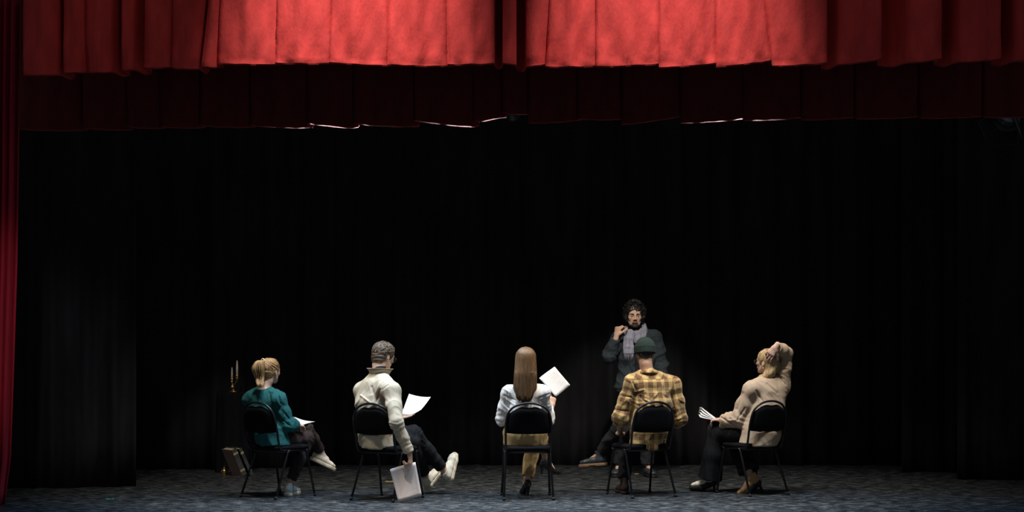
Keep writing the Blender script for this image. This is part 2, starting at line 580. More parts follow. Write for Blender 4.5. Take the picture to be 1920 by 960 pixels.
def paper_mat(name, col, printed):
    m, nt, b = newmat(name)
    b.inputs['Roughness'].default_value = 0.7
    b.inputs['Specular IOR Level'].default_value = 0.2
    if not printed:
        b.inputs['Base Color'].default_value = c4(col); return m
    uv = node(nt, 'ShaderNodeUVMap')
    sp = node(nt, 'ShaderNodeSeparateXYZ')
    nt.links.new(uv.outputs[0], sp.inputs[0])
    ml = node(nt, 'ShaderNodeMath', operation='MULTIPLY'); ml.inputs[1].default_value = 24.0
    nt.links.new(sp.outputs['Y'], ml.inputs[0])
    fr = node(nt, 'ShaderNodeMath', operation='FRACT')
    nt.links.new(ml.outputs[0], fr.inputs[0])
    lt = node(nt, 'ShaderNodeMath', operation='LESS_THAN'); lt.inputs[1].default_value = 0.42
    nt.links.new(fr.outputs[0], lt.inputs[0])
    # ragged ends of the printed lines
    fl = node(nt, 'ShaderNodeMath', operation='FLOOR'); nt.links.new(ml.outputs[0], fl.inputs[0])
    wn = node(nt, 'ShaderNodeTexWhiteNoise', noise_dimensions='1D'); nt.links.new(fl.outputs[0], wn.inputs['W'])
    mu = node(nt, 'ShaderNodeMath', operation='MULTIPLY_ADD'); mu.inputs[1].default_value = 0.4; mu.inputs[2].default_value = 0.5
    nt.links.new(wn.outputs['Value'], mu.inputs[0])
    l2 = node(nt, 'ShaderNodeMath', operation='LESS_THAN'); nt.links.new(sp.outputs['X'], l2.inputs[0]); nt.links.new(mu.outputs[0], l2.inputs[1])
    g1 = node(nt, 'ShaderNodeMath', operation='GREATER_THAN'); nt.links.new(sp.outputs['X'], g1.inputs[0]); g1.inputs[1].default_value = 0.1
    pr = node(nt, 'ShaderNodeMath', operation='MULTIPLY'); nt.links.new(lt.outputs[0], pr.inputs[0]); nt.links.new(l2.outputs[0], pr.inputs[1])
    p2 = node(nt, 'ShaderNodeMath', operation='MULTIPLY'); nt.links.new(pr.outputs[0], p2.inputs[0]); nt.links.new(g1.outputs[0], p2.inputs[1])
    mx = node(nt, 'ShaderNodeMix', data_type='RGBA')
    nt.links.new(p2.outputs[0], mx.inputs['Factor'])
    mx.inputs['A'].default_value = c4(col)
    mx.inputs['B'].default_value = c4([x * 0.80 for x in col])
    nt.links.new(mx.outputs['Result'], b.inputs['Base Color'])
    return m


M['paper'] = paper_mat('white paper', (0.86, 0.86, 0.86), False)
M['paper_text'] = paper_mat('printed white paper', (0.86, 0.86, 0.86), True)
M['paper_warm_tint'] = paper_mat('warm tinted script paper', (0.80, 0.71, 0.67), True)  # pinkish tint of warm light put into the page colour


def floor_mat():
    m, nt, b = newmat('painted stage boards')
    tc = node(nt, 'ShaderNodeTexCoord')
    mp = node(nt, 'ShaderNodeMapping'); mp.inputs['Scale'].default_value = (2.4, 5.0, 1)
    nt.links.new(tc.outputs['Object'], mp.inputs[0])
    n1 = node(nt, 'ShaderNodeTexNoise', i_Scale=3.0, i_Detail=8.0, i_Roughness=0.72)
    nt.links.new(mp.outputs[0], n1.inputs['Vector'])
    mp2 = node(nt, 'ShaderNodeMapping'); mp2.inputs['Scale'].default_value = (5.0, 14, 1)
    nt.links.new(tc.outputs['Object'], mp2.inputs[0])
    n2 = node(nt, 'ShaderNodeTexNoise', i_Scale=2.2, i_Detail=5.0, i_Roughness=0.7)
    nt.links.new(mp2.outputs[0], n2.inputs['Vector'])
    ad = node(nt, 'ShaderNodeMath', operation='MULTIPLY_ADD'); ad.inputs[1].default_value = 0.55
    nt.links.new(n1.outputs['Fac'], ad.inputs[0])
    m2 = node(nt, 'ShaderNodeMath', operation='MULTIPLY'); m2.inputs[1].default_value = 0.45
    nt.links.new(n2.outputs['Fac'], m2.inputs[0]); nt.links.new(m2.outputs[0], ad.inputs[2])
    rp = node(nt, 'ShaderNodeValToRGB'); E = rp.color_ramp.elements
    E[0].position = 0.43; E[0].color = (0.005, 0.005, 0.006, 1)
    E[1].position = 0.63; E[1].color = (0.17, 0.183, 0.192, 1)
    x = E.new(0.50); x.color = (0.023, 0.027, 0.030, 1)
    nt.links.new(ad.outputs[0], rp.inputs[0])
    nt.links.new(rp.outputs[0], b.inputs['Base Color'])
    rr = node(nt, 'ShaderNodeMapRange'); rr.inputs['To Min'].default_value = 0.22; rr.inputs['To Max'].default_value = 0.62
    nt.links.new(n1.outputs['Fac'], rr.inputs['Value']); nt.links.new(rr.outputs[0], b.inputs['Roughness'])
    bp = node(nt, 'ShaderNodeBump', i_Strength=0.25, i_Distance=0.004)
    nt.links.new(ad.outputs[0], bp.inputs['Height']); nt.links.new(bp.outputs[0], b.inputs['Normal'])
    b.inputs['Specular IOR Level'].default_value = 0.35
    return m


M['floor'] = floor_mat()



def hem_mat():
    m, nt, b = newmat('thin red hem')
    out = nt.nodes['Material Output']
    b.inputs['Base Color'].default_value = (0.30, 0.03, 0.03, 1); b.inputs['Roughness'].default_value = 0.9
    tr = node(nt, 'ShaderNodeBsdfTranslucent'); tr.inputs['Color'].default_value = (0.6, 0.15, 0.09, 1)
    mx = node(nt, 'ShaderNodeMixShader'); mx.inputs[0].default_value = 0.4
    nt.links.new(b.outputs[0], mx.inputs[1]); nt.links.new(tr.outputs[0], mx.inputs[2]); nt.links.new(mx.outputs[0], out.inputs[0])
    return m


M['hem'] = hem_mat()

# ------------------------------------------------------------------ the setting
fl = MB(); fl.box((0, 3.5, -0.1), (24, 13.0, 0.2))
tag(fl.build('floor', M['floor'], None, False), 'scuffed dark painted stage floor', None, kind='structure')
wb = MB(); wb.box((0, 7.0, 3.0), (24, 0.2, 6.0))
tag(wb.build('wall_back', M['black'], None, False), 'black rear wall of the stage', None, kind='structure')


def sheet(name, base, ztop, zbot, mt, label, cat, amp=0.05, wl=0.22, seed=1, nz=10, thick=0.008, gather=0.0, group=None):
    """a hanging drape: base = list of (x, y); folds ripple across its line; zbot a number or f(s01)"""
    P = [np.array((p[0], p[1])) for p in base]
    seg = [np.linalg.norm(P[i + 1] - P[i]) for i in range(len(P) - 1)]
    L = sum(seg)
    n = int(L / 0.02) + 2
    g = np.random.default_rng(seed)
    ph = g.random(4) * 6.28
    V = []; F = []
    for i in range(n):
        s = L * i / (n - 1); q = s; k = 0
        while k < len(seg) - 1 and q > seg[k]: q -= seg[k]; k += 1
        t = (P[k + 1] - P[k]) / seg[k]
        nn = np.array((t[1], -t[0])); p = P[k] + t * q
        for j in range(nz + 1):
            v = j / nz
            zb = zbot(s / L) if callable(zbot) else zbot
            z = zb + (ztop - zb) * v
            ww = 2 * PI * s / wl
            o = amp * (0.6 * math.sin(ww + 1.2 * math.sin(ww * 0.31 + ph[0]) + 0.25 * math.sin(3 * v + ph[3])) + 0.4 * math.sin(ww * 0.53 + ph[1] + 0.3 * v)
                       + 0.15 * math.sin(2.3 * ww + ph[2])) * (1 - 0.3 * v)
            xy = p + nn * o
            V.append((xy[0], xy[1], z))
    for i in range(n - 1):
        for j in range(nz):
            a = i * (nz + 1) + j
            F.append((a, a + nz + 1, a + nz + 2, a + 1))
    o = link_mesh(name, V, F, mt)
    md = o.modifiers.new('thickness', 'SOLIDIFY'); md.thickness = thick; md.offset = 0
    tag(o, label, cat, group)
    return o


def px_line(lst):
    return [tuple(floor_at(a, b)[:2]) for a, b in lst]


sheet('backdrop_curtain', px_line([(-150, 880), (430, 880), (540, 876), (640, 872), (1300, 872), (2100, 872)]), 4.6, 0.0, M['black'],
      'full-width black backdrop curtain hanging behind the standing man', 'curtain', 0.07, 0.34, 3)
sheet('leg_curtain', px_line([(-120, 917), (120, 915), (255, 912)]), 4.6, 0.0, M['black'],
      'black wing curtain beside the red side drape', 'curtain', 0.06, 0.26, 5)
sheet('leg_curtain', px_line([(1690, 885), (1960, 886)]), 4.6, 0.0, M['black'],
      'narrower black wing curtain between the backdrop and the wide wing curtain', 'curtain', 0.05, 0.24, 8)
sheet('leg_curtain', px_line([(1795, 899), (2080, 902)]), 4.6, 0.0, M['black'],
      'wide black wing curtain under the hanging stage lamp', 'curtain', 0.05, 0.24, 9)


def valance(name, y0, ztop, panels, mt, label, bulge, depth, seed, thick):
    """a pleated border: panels (px0, px1, hem0, hem1, slant px); neighbours overlap in a crisp fold or leave a deep recess"""
    D = CAMD + y0
    X = lambda px: (px - 960) / FPX * D
    Z = lambda py: CAMZ + (HORIZ - py) / FPX * D
    g = np.random.default_rng(seed)
    cols = []      # (x, y, zhem, slant)
    for i, (a, b, ha, hb, sl) in enumerate(panels):
        n = max(4, int((b - a) / 7))
        t1, t2 = g.uniform(-0.4, 0.4, 2)
        for k in range(n + 1):
            t = k / n
            xx = X(a + (b - a) * t)
            prof = math.sin(PI * t) ** 0.7
            ripple = (0.022 * math.sin(2 * PI * (t * (1.5 + t1)) + 3 * t2) + 0.007 * math.sin(2 * PI * t * (3.5 + 2 * t2) + 5 * t1)) * prof
            hem = Z(ha + (hb - ha) * t + 2.2 * math.sin(PI * t))
            cols.append((xx, y0 - bulge * prof + ripple, hem, (panels[i - 1][4] if i else 0) * (1 - t) + sl * t))
        if i < len(panels) - 1:
            a2, h2 = panels[i + 1][0], panels[i + 1][2]
            gap = a2 - b
            if gap < 7:       # knife fold: this panel tucks behind the next
                cols.append((X(b) + 0.004, y0 + 0.02, Z(hb) + 0.002, sl))
                cols.append((X(b) + 0.05, y0 + depth * 0.45, Z(hb) + 0.010, sl))
                cols.append((X(b) + 0.06, y0 + depth * 0.5, Z((hb + h2) / 2) + 0.012, sl))
                cols.append((X(a2) + 0.03, y0 + depth * 0.2, Z(h2) + 0.010, sl))
            else:             # deep recess
                for q, yy in ((0.04, 0.35), (0.2, 1.0), (0.5, 1.1), (0.8, 1.0), (0.96, 0.35)):
                    cols.append((X(b + gap * q), y0 + depth * yy * (2.7 if gap > 8 else 1), Z(hb + (h2 - hb) * q) + 0.012, sl))
    nz = 22
    V = []; F = []
    sx = D / FPX
    for ci, (x, y, zh, sl) in enumerate(cols):
        for j in range(nz + 1):
            v = (j / nz) ** 2.0
            z = zh + (ztop - zh) * v
            wr = 0.007 * math.sin(23 * x + 9 * z + seed) + (0.006 * math.sin(41 * x - 17 * z) + 0.004 * math.sin(19 * x + 55 * z + 2 * math.sin(13 * x))) * (1 - v) ** 2
            V.append((x + sl * sx * (z - zh) / 0.55, y + wr, z))
    for i in range(len(cols) - 1):
        for j in range(nz):
            a = i * (nz + 1) + j
            F.append((a, a + nz + 1, a + nz + 2, a + 1))
    o = link_mesh(name, V, F, mt)
    md = o.modifiers.new('thickness', 'SOLIDIFY'); md.thickness = thick; md.offset = 0
    tag(o, label, 'curtain')
    # thin stitched hem edge, light passes through it
    V = []; F = []
    for i, c in enumerate(cols):
        V += [(c[0], c[1], c[2] + 0.004), (c[0], c[1] + 0.003, c[2] - 0.008)]
        if i: F.append((2 * i - 2, 2 * i, 2 * i + 1, 2 * i - 1))
    link_mesh('hem', V, F, M['hem'], o)
    return o


V1 = [(44, 108, 140, 140, 0), (120, 160, 136, 135, -3), (163, 207, 135, 135, 0), (229, 250, 131, 131, 2), (271, 318, 127, 126, 3), (323, 369, 127, 129, 14),
      (378, 404, 125, 126, 6), (408, 515, 119, 121, 3), (516, 616, 118, 119, 3), (617, 726, 117, 123, 2), (727, 838, 121, 124, -2),
      (840, 926, 121, 119, 0), (944, 966, 118, 121, 0), (988, 1020, 125, 121, 8), (1023, 1115, 125, 124, 0), (1117, 1234, 125, 120, 0), (1236, 1342, 127, 119, 0),
      (1343, 1445, 125, 114, -14), (1448, 1550, 124, 118, 0), (1574, 1652, 121, 111, 0), (1706, 1765, 117, 110, 0), (1800, 1876, 116, 110, 0), (1905, 1990, 114, 112, 0)]
valance('front_valance', -1.5, 6.6, V1, M['red'], 'bright red pleated velvet valance hanging in front of the darker one', 0.035, 0.16, 11, 0.008)
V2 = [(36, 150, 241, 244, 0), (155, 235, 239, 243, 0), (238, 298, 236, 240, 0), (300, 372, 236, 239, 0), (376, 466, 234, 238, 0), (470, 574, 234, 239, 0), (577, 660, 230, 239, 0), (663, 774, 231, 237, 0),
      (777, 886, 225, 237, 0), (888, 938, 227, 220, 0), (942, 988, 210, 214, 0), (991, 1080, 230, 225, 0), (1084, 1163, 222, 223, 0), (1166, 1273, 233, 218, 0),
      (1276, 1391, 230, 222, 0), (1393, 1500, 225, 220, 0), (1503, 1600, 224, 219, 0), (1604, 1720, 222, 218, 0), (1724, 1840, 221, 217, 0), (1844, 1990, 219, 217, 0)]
valance('rear_valance', -0.8, 5.6, V2, M['red_shaded'], 'red valance with shade in its colour, hanging behind and below the bright red one', 0.025, 0.12, 17, 0.008)


def side_drape():
    y = -0.42; D = CAMD + y
    X = lambda px: (px - 960) / FPX * D
    V = []; F = []; nz = 40; n = 60
    edge = [(0, 7), (70, 16), (75, 18), (250, 25), (450, 32), (700, 36), (820, 38), (950, 40)]   # px above floor -> right edge px
    for i in range(n + 1):
        t = i / n
        for j in range(nz + 1):
            v = j / nz; h = v * 950
            e = np.interp(h, [q[0] for q in edge], [q[1] for q in edge])
            px = -70 + (e + 70) * t
            z = 0.004 + v * 950 / FPX * D
            fold = 0.05 * math.sin(2 * PI * t * 7.5 + 0.8 * math.sin(2 * v)) + 0.02 * math.sin(2 * PI * t * 3 + 1 + v)
            V.append((X(px), y + fold, z))
    for i in range(n):
        for j in range(nz):
            a = i * (nz + 1) + j
            F.append((a, a + nz + 1, a + nz + 2, a + 1))
    o = link_mesh('side_drape', V, F, M['crimson'])
    md = o.modifiers.new('thickness', 'SOLIDIFY'); md.thickness = 0.01; md.offset = 0
    tag(o, 'tall crimson side drape falling to the stage floor', 'curtain')


side_drape()
# ------------------------------------------------------------------ stage lamps on a bar behind the valances
M['can'] = mat('black lamp housing', (0.012, 0.012, 0.013), 0.45, 0.2, spec=0.5)
M['lamp_lens'] = emit_mat('lit lamp lens', (1.0, 0.95, 0.88), 6.0)
M['lamp_off'] = mat('unlit lamp lens', (0.05, 0.055, 0.06), 0.1, spec=0.6)


def basis(d, up=(0, 0, 1)):
    d = nrm(d); up = np.array(up, float)
    if abs(np.dot(d, up)) > 0.98: up = np.array((0, 1.0, 0))
    r = nrm(np.cross(d, up)); u = np.cross(r, d)
    return np.stack([r, u, -d], 1)      # local -z looks along d


def stage_lamp(pos, target, label, watts=0, deg=70, color=(1, 1, 1), doors=True, size=1.0, blend=0.6, zbar=3.95, soft=0.07, yoke='can'):
    pos = np.array(pos, float); d = nrm(np.array(target) - pos); R = basis(d)
    t = thing('stage_lamp', label, 'stage lamp', pos, group='stage lamps on the bar'); t['_o'] = [float(x) for x in pos]
    W = lambda p: pos + R @ (np.array(p, float) * size)
    b = MB()
    prof = [(0.03, 0.27), (0.07, 0.25), (0.085, 0.20), (0.09, 0.10), (0.105, 0.06), (0.105, 0.0), (0.098, 0.0), (0.09, 0.03), (0.005, 0.035)]
    tmp = MB(); tmp.lathe(prof, n=24); b.add([W(v) for v in tmp.v], tmp.f)
    b.build('housing', M['can'], t)
    l = MB(); tmp = MB(); tmp.lathe([(0.088, 0.028), (0.06, 0.018), (0.002, 0.012)], n=24); l.add([W(v) for v in tmp.v], tmp.f)
    l.build('lens', M['lamp_lens'] if watts else M['lamp_off'], t)
    y = MB()
    top = pos + np.array((0, 0, 0.30 * size))
    yl = [W((sx * 0.125, 0, 0.12)) for sx in (-1, 1)]
    y.tube([W((-0.1, 0, 0.12)), yl[0], lerp(yl[0], top, 0.75) + R[:, 0] * -0.03, top, lerp(yl[1], top, 0.75) + R[:, 0] * 0.03, yl[1], W((0.1, 0, 0.12))], 0.009, 6)
    y.build('yoke', M[yoke], t)
    for sx in (-1, 1):
        k = MB(); k.tube([W((sx * 0.122, 0, 0.12)), W((sx * 0.155, 0, 0.12))], 0.018, 8)
        k.build('tilt_knob', M[yoke], t)
    c = MB(); c.tube([top, (top[0], top[1], max(zbar, top[2] + 0.03))], 0.014, 8); c.box((top[0], top[1], max(zbar, top[2])), (0.05, 0.07, 0.06))
    c.build('clamp', M['can'], t)
    if doors:
        for a in range(4):
            ca, sa = math.cos(a * PI / 2), math.sin(a * PI / 2)
            q = lambda u, r, z: W((ca * r - sa * u, sa * r + ca * u, z))
            m = MB()
            m.add([q(-0.075, 0.1, 0), q(0.075, 0.1, 0), q(0.1, 0.15, -0.11), q(-0.1, 0.15, -0.11),
                   q(-0.075, 0.103, 0), q(0.075, 0.103, 0), q(0.1, 0.153, -0.11), q(-0.1, 0.153, -0.11)],
                  [(0, 1, 2, 3), (7, 6, 5, 4), (0, 4, 5, 1), (1, 5, 6, 2), (2, 6, 7, 3), (3, 7, 4, 0)])
            m.build('barn_door', M['can'], t, False)
    if watts:
        L = spot('lamp_light', (0, 0, 0), (0, 0, -1), watts, deg, blend, color, soft)
        L.parent = t
        L.location = tuple(R @ np.array((0, 0, -0.005)))
        L.rotation_euler = Vector(d).to_track_quat('-Z', 'Y').to_euler()
    return t


YB = -0.42
bar = MB(); bar.tube([(-4.0, YB, 3.98), (5.2, YB, 3.98)], 0.024, 10)
tag(bar.build('lighting_bar', M['can']), 'long black lighting bar carrying the stage lamps behind the valances', 'lighting bar')
WARM = (1.0, 0.90, 0.78); COOL = (0.24, 0.58, 1.0)
LAMPS = [(-2.3, -1.9, 0.6, 'first'), (-1.0, -0.9, 0.5, 'second'), (0.32, 0.3, 0.8, 'third'), (1.42, 1.3, 0.9, 'fourth'), (2.35, 2.3, 0.7, 'fifth')]
for x, tx, ty, nth in LAMPS:
    stage_lamp((x, YB, 3.62), (tx, ty, 0.0), nth + ' warm stage lamp from the red side drape, on the hidden bar', 225, 84, WARM)
for x, nth in ((-1.5, 'first'), (-0.32, 'second'), (1.88, 'third')):
    stage_lamp((x, YB, 3.66), (x * 1.1, -1.75, 0.0), nth + ' cool stage lamp from the red side drape, on the hidden bar', 310, 100, COOL, doors=False)
stage_lamp((1.06, YB, 3.64), (1.2, 2.7, 1.3), 'added upstage-facing warm lamp brightening the standing man, on the hidden bar', 340, 25, WARM)  # added lamp, put in to brighten the standing man
stage_lamp((-2.75, YB, 3.64), (-2.9, 3.1, 0.5), 'added warm lamp brightening the candelabrum, on the hidden bar', 150, 20, WARM)  # extra lamp added only to brighten the candles and brass
# the lamp that shows under the valance hem
pL = J(1884, 228, YB)
stage_lamp(pL, pL + np.array((-0.42, -0.5, -0.62)), 'unlit stage lamp with open barn doors showing below the valance', 0, size=1.1, zbar=3.98, yoke='steel')
for px_, py_ in ((962, 232), (1118, 226)):
    p = J(px_, py_, YB) + np.array((0, 0, 0.06))
    stage_lamp(p, p + np.array((0.1, 0.6, -0.5)), ('unlit small lamp behind the raised notch of the dark valance' if px_ < 1000 else 'unlit small lamp whose rim glints under the dark valance hem'), 0, size=0.55, doors=False, zbar=3.98)

# ------------------------------------------------------------------ chairs
def chair_proto():
    """meshes of one chair: origin on the floor under the seat centre, facing +y"""
    r = 0.0105
    parts = []
    # back and side rails: one bent tube
    half = [(0.195, 0.185, 0.432), (0.2, 0.15, 0.432), (0.2, -0.13, 0.432), (0.201, -0.185, 0.45), (0.203, -0.215, 0.51), (0.205, -0.235, 0.60), (0.203, -0.255, 0.69),
            (0.185, -0.272, 0.775), (0.14, -0.285, 0.832), (0.07, -0.293, 0.862), (0.0, -0.296, 0.870)]
    pts = spline(half + [(-a, b, c) for a, b, c in half[-2::-1]], 5)
    m = MB(); m.tube(pts, r, 8); parts.append(('back_frame', m, 'frame', None))
    # seat cushion: rounded superellipse slab
    m = MB(); n = 40; rings = [(0.94, 0.436), (1.0, 0.446), (1.0, 0.462), (0.97, 0.474), (0.80, 0.482), (0.4, 0.486), (0.01, 0.487)]
    V = []; F = []
    for s, z in rings:
        for k in range(n):
            a = 2 * PI * k / n; c, q = math.cos(a), math.sin(a)
            e = 0.42
            x = 0.215 * s * math.copysign(abs(c) ** e, c); y = 0.205 * s * math.copysign(abs(q) ** e, q)
            V.append((x * (1 + 0.06 * (y / 0.2)), y, z))
    for i in range(len(rings) - 1):
        for k in range(n): F.append((i * n + k, i * n + (k + 1) % n, (i + 1) * n + (k + 1) % n, (i + 1) * n + k))
    F.append(tuple(range(n))[::-1]); m.add(V, F); parts.append(('seat', m, 'uphol', None))
    m = MB(); m.add([(v[0] * 0.97, v[1] * 0.97, 0.436 - (0 if i < n else 0.010)) for i, v in enumerate(V[:n] * 2)],
                    [tuple((k, (k + 1) % n, n + (k + 1) % n, n + k)[::-1]) for k in range(n)] + [tuple(range(n, 2 * n))[::-1], tuple(range(n))])
    parts.append(('seat_pan', m, 'frame', None))
    # backrest cushion: follows the bent tube, arched top with a shallow dip
    m = MB(); V = []; F = []; nx, nz = 16, 12
    for side in (0, 1):
        for i in range(nx + 1):
            u = -1 + 2 * i / nx
            for j in range(nz + 1):
                v = j / nz
                zt = 0.842 - 0.070 * abs(u) ** 4 - 0.012 * math.exp(-(u / 0.35) ** 2)
                zb = 0.592 + 0.010 * abs(u) ** 3
                z = zb + (zt - zb) * v
                wdt = 0.192 if z < 0.7 else 0.192 - 0.10 * ((z - 0.7) / 0.138) ** 2
                x = u * (np.interp(z, [0.59, 0.69, 0.775, 0.832, 0.862], [0.205, 0.203, 0.185, 0.14, 0.07]) - 0.005)
                yc = np.interp(z, [0.59, 0.69, 0.775, 0.85], [-0.233, -0.255, -0.272, -0.288]) - 0.022 * (1 - u * u)
                th = 0.019 * (max(0, 1 - abs(u) ** 6) * max(0, 1 - abs(2 * v - 1) ** 6)) ** 0.5 + 0.003
                V.append((x, yc + (th if side else -th), z))
    w_ = (nx + 1) * (nz + 1)
    for i in range(nx):
        for j in range(nz):
            a = i * (nz + 1) + j
            F.append((a, a + nz + 1, a + nz + 2, a + 1)); F.append((w_ + a, w_ + a + 1, w_ + a + nz + 2, w_ + a + nz + 1))
    rim = [j for j in range(nz + 1)] + [i * (nz + 1) + nz for i in range(1, nx + 1)] + [nx * (nz + 1) + j for j in range(nz - 1, -1, -1)] + [i * (nz + 1) for i in range(nx - 1, 0, -1)]
    for q in range(len(rim)):
        a, b = rim[q], rim[(q + 1) % len(rim)]
        F.append((a, b, w_ + b, w_ + a)[::-1])
    m.add(V, F); parts.append(('backrest', m, 'uphol', None))
    for sx in (-1, 1):
        for top, foot in (((0.2, -0.09, 0.432), (0.222, -0.275, 0.0)), ((0.2, 0.14, 0.432), (0.222, 0.235, 0.0))):
            a = np.array(top) * (sx, 1, 1); b = np.array(foot) * (sx, 1, 1)
            m = MB(); m.tube([a, lerp(a, b, 0.06), lerp(a, b, 0.97)], r, 8)
            c = MB(); c.tube([lerp(a, b, 0.94), b], [0.013, 0.0135], 8)
            parts.append(('leg', m, 'frame', ('foot_cap', c, 'rubber')))
            k = MB(); k.tube([a + np.array((sx * 0.006, 0, 0.0)), a + np.array((sx * 0.014, 0, -0.004))], 0.006, 8)
            parts.append(('bolt', k, 'steel', None))
    for y in (-0.09, 0.14):
        m = MB(); m.tube([(-0.2, y, 0.420), (0.2, y, 0.420)], 0.009, 8); parts.append(('crossbar', m, 'frame', None))
    return parts


CP = chair_proto()
CM = []
SEATS = []      # (centre, yaw) of each chair, for the sitters to press against


def seat_local(V, seat):
    c, a = seat; q = np.asarray(V) - c
    return np.stack([q[:, 0] * math.cos(a) - q[:, 1] * math.sin(a), q[:, 0] * math.sin(a) + q[:, 1] * math.cos(a), q[:, 2]], 1)


def seat_world(L, seat):
    c, a = seat
    return np.stack([L[:, 0] * math.cos(a) + L[:, 1] * math.sin(a), -L[:, 0] * math.sin(a) + L[:, 1] * math.cos(a), L[:, 2]], 1) + c


def pad_front(x, z):
    """front face of the backrest cushion"""
    return np.interp(z, [0.59, 0.69, 0.775, 0.85], [-0.233, -0.255, -0.272, -0.288]) - 0.022 * (1 - np.clip(x / 0.2, -1, 1) ** 2) + 0.021


def sit(F, seat, bottom=0.40):
    """flatten a sitter's field against the seat top and the front of the backrest"""
    ax = [(F.lo[i] + F.h * np.arange(F.n[i])).astype(np.float32) for i in range(3)]
    c, a = seat
    X = (ax[0] - c[0])[:, None]; Y = (ax[1] - c[1])[None, :]
    x = X * math.cos(a) - Y * math.sin(a); y = X * math.sin(a) + Y * math.cos(a)
    box = lambda lo, hi, z0, z1: np.maximum(np.maximum(np.abs(x) - 0.226, np.maximum(lo - y, y - hi))[:, :, None], np.maximum(z0 - ax[2], ax[2] - z1)[None, None, :])
    d = np.minimum(box(-0.215, 0.205, bottom, 0.478), box(-0.30, 0.08, 0.30, 0.42))
    pf = pad_front(x[:, :, None], ax[2][None, None, :])
    pad = np.maximum(np.maximum(y[:, :, None] - pf, np.abs(x[:, :, None]) - 0.20), np.maximum(0.585 - ax[2], ax[2] - 0.842)[None, None, :])
    pad = np.maximum(pad, -0.34 - y[:, :, None])
    F.a = np.maximum(F.a, -np.minimum(d, pad)).astype(np.float32)
    return F


def press(V, seat):
    """after folds are added: put back what bulged into the cushions"""
    L = seat_local(V, seat)
    m = (np.abs(L[:, 0]) < 0.222) & (np.abs(L[:, 1]) < 0.20) & (L[:, 2] > 0.43) & (L[:, 2] < 0.478)
    L[m, 2] = 0.478
    pf = pad_front(L[:, 0], L[:, 2])
    m = (np.abs(L[:, 0]) < 0.20) & (L[:, 2] > 0.588) & (L[:, 2] < 0.84) & (L[:, 1] < pf) & (L[:, 1] > pf - 0.035)
    L[m, 1] = pf[m]
    return seat_world(L, seat)


def chair(px, py, yaw, label, rear=True):
    """px, py: middle of the two rear feet; yaw: degrees turned to the right of straight upstage"""
    p = floor_at(px, py); a = math.radians(yaw)
    c = p + 0.275 * np.array((math.sin(a), math.cos(a), 0))
    t = thing('stacking_chair', label, 'chair', c, -a, 'black chairs in the row')
    SEATS.append((c, a))
    for i, (nm, mb, mt, subp) in enumerate(CP):
        if len(CM) <= i:
            o = mb.build(nm, M[mt], t); s_ = None
            if subp: s_ = subp[1].build(subp[0], M[subp[2]], o)
            CM.append((o.data, s_.data if s_ else None))
        else:
            o = bpy.data.objects.new(nm, CM[i][0]); COL.objects.link(o); o.parent = t
            if CM[i][1]:
                s_ = bpy.data.objects.new(subp[0], CM[i][1]); COL.objects.link(s_); s_.parent = o
    return t


chair(483.5, 935, 38, 'black upholstered chair under the woman in the teal jumper')
chair(697, 940, 29, 'black upholstered chair under the man in the cream jacket')
chair(991.5, 938.5, -2.7, 'black upholstered chair under the long-haired woman in white')
chair(1227, 933.5, -24, 'black upholstered chair under the man in the plaid shirt')
chair(1443, 930, -31, 'black upholstered chair under the woman with her hand on her head')

# ------------------------------------------------------------------ people
class Head:
    def __init__(s, c, fwd, up=(0, 0, 1), k=1.0):
        f = nrm(fwd); u = np.array(up, float); u = nrm(u - f * np.dot(u, f)); r = np.cross(f, u)
        s.c = np.array(c, float); s.R = np.stack([r, f, u], 1); s.k = k

    def p(s, x, y, z): return s.c + s.R @ (np.array((x, y, z), float) * s.k)

    def loc(s, V): return (V - s.c) @ s.R / s.k


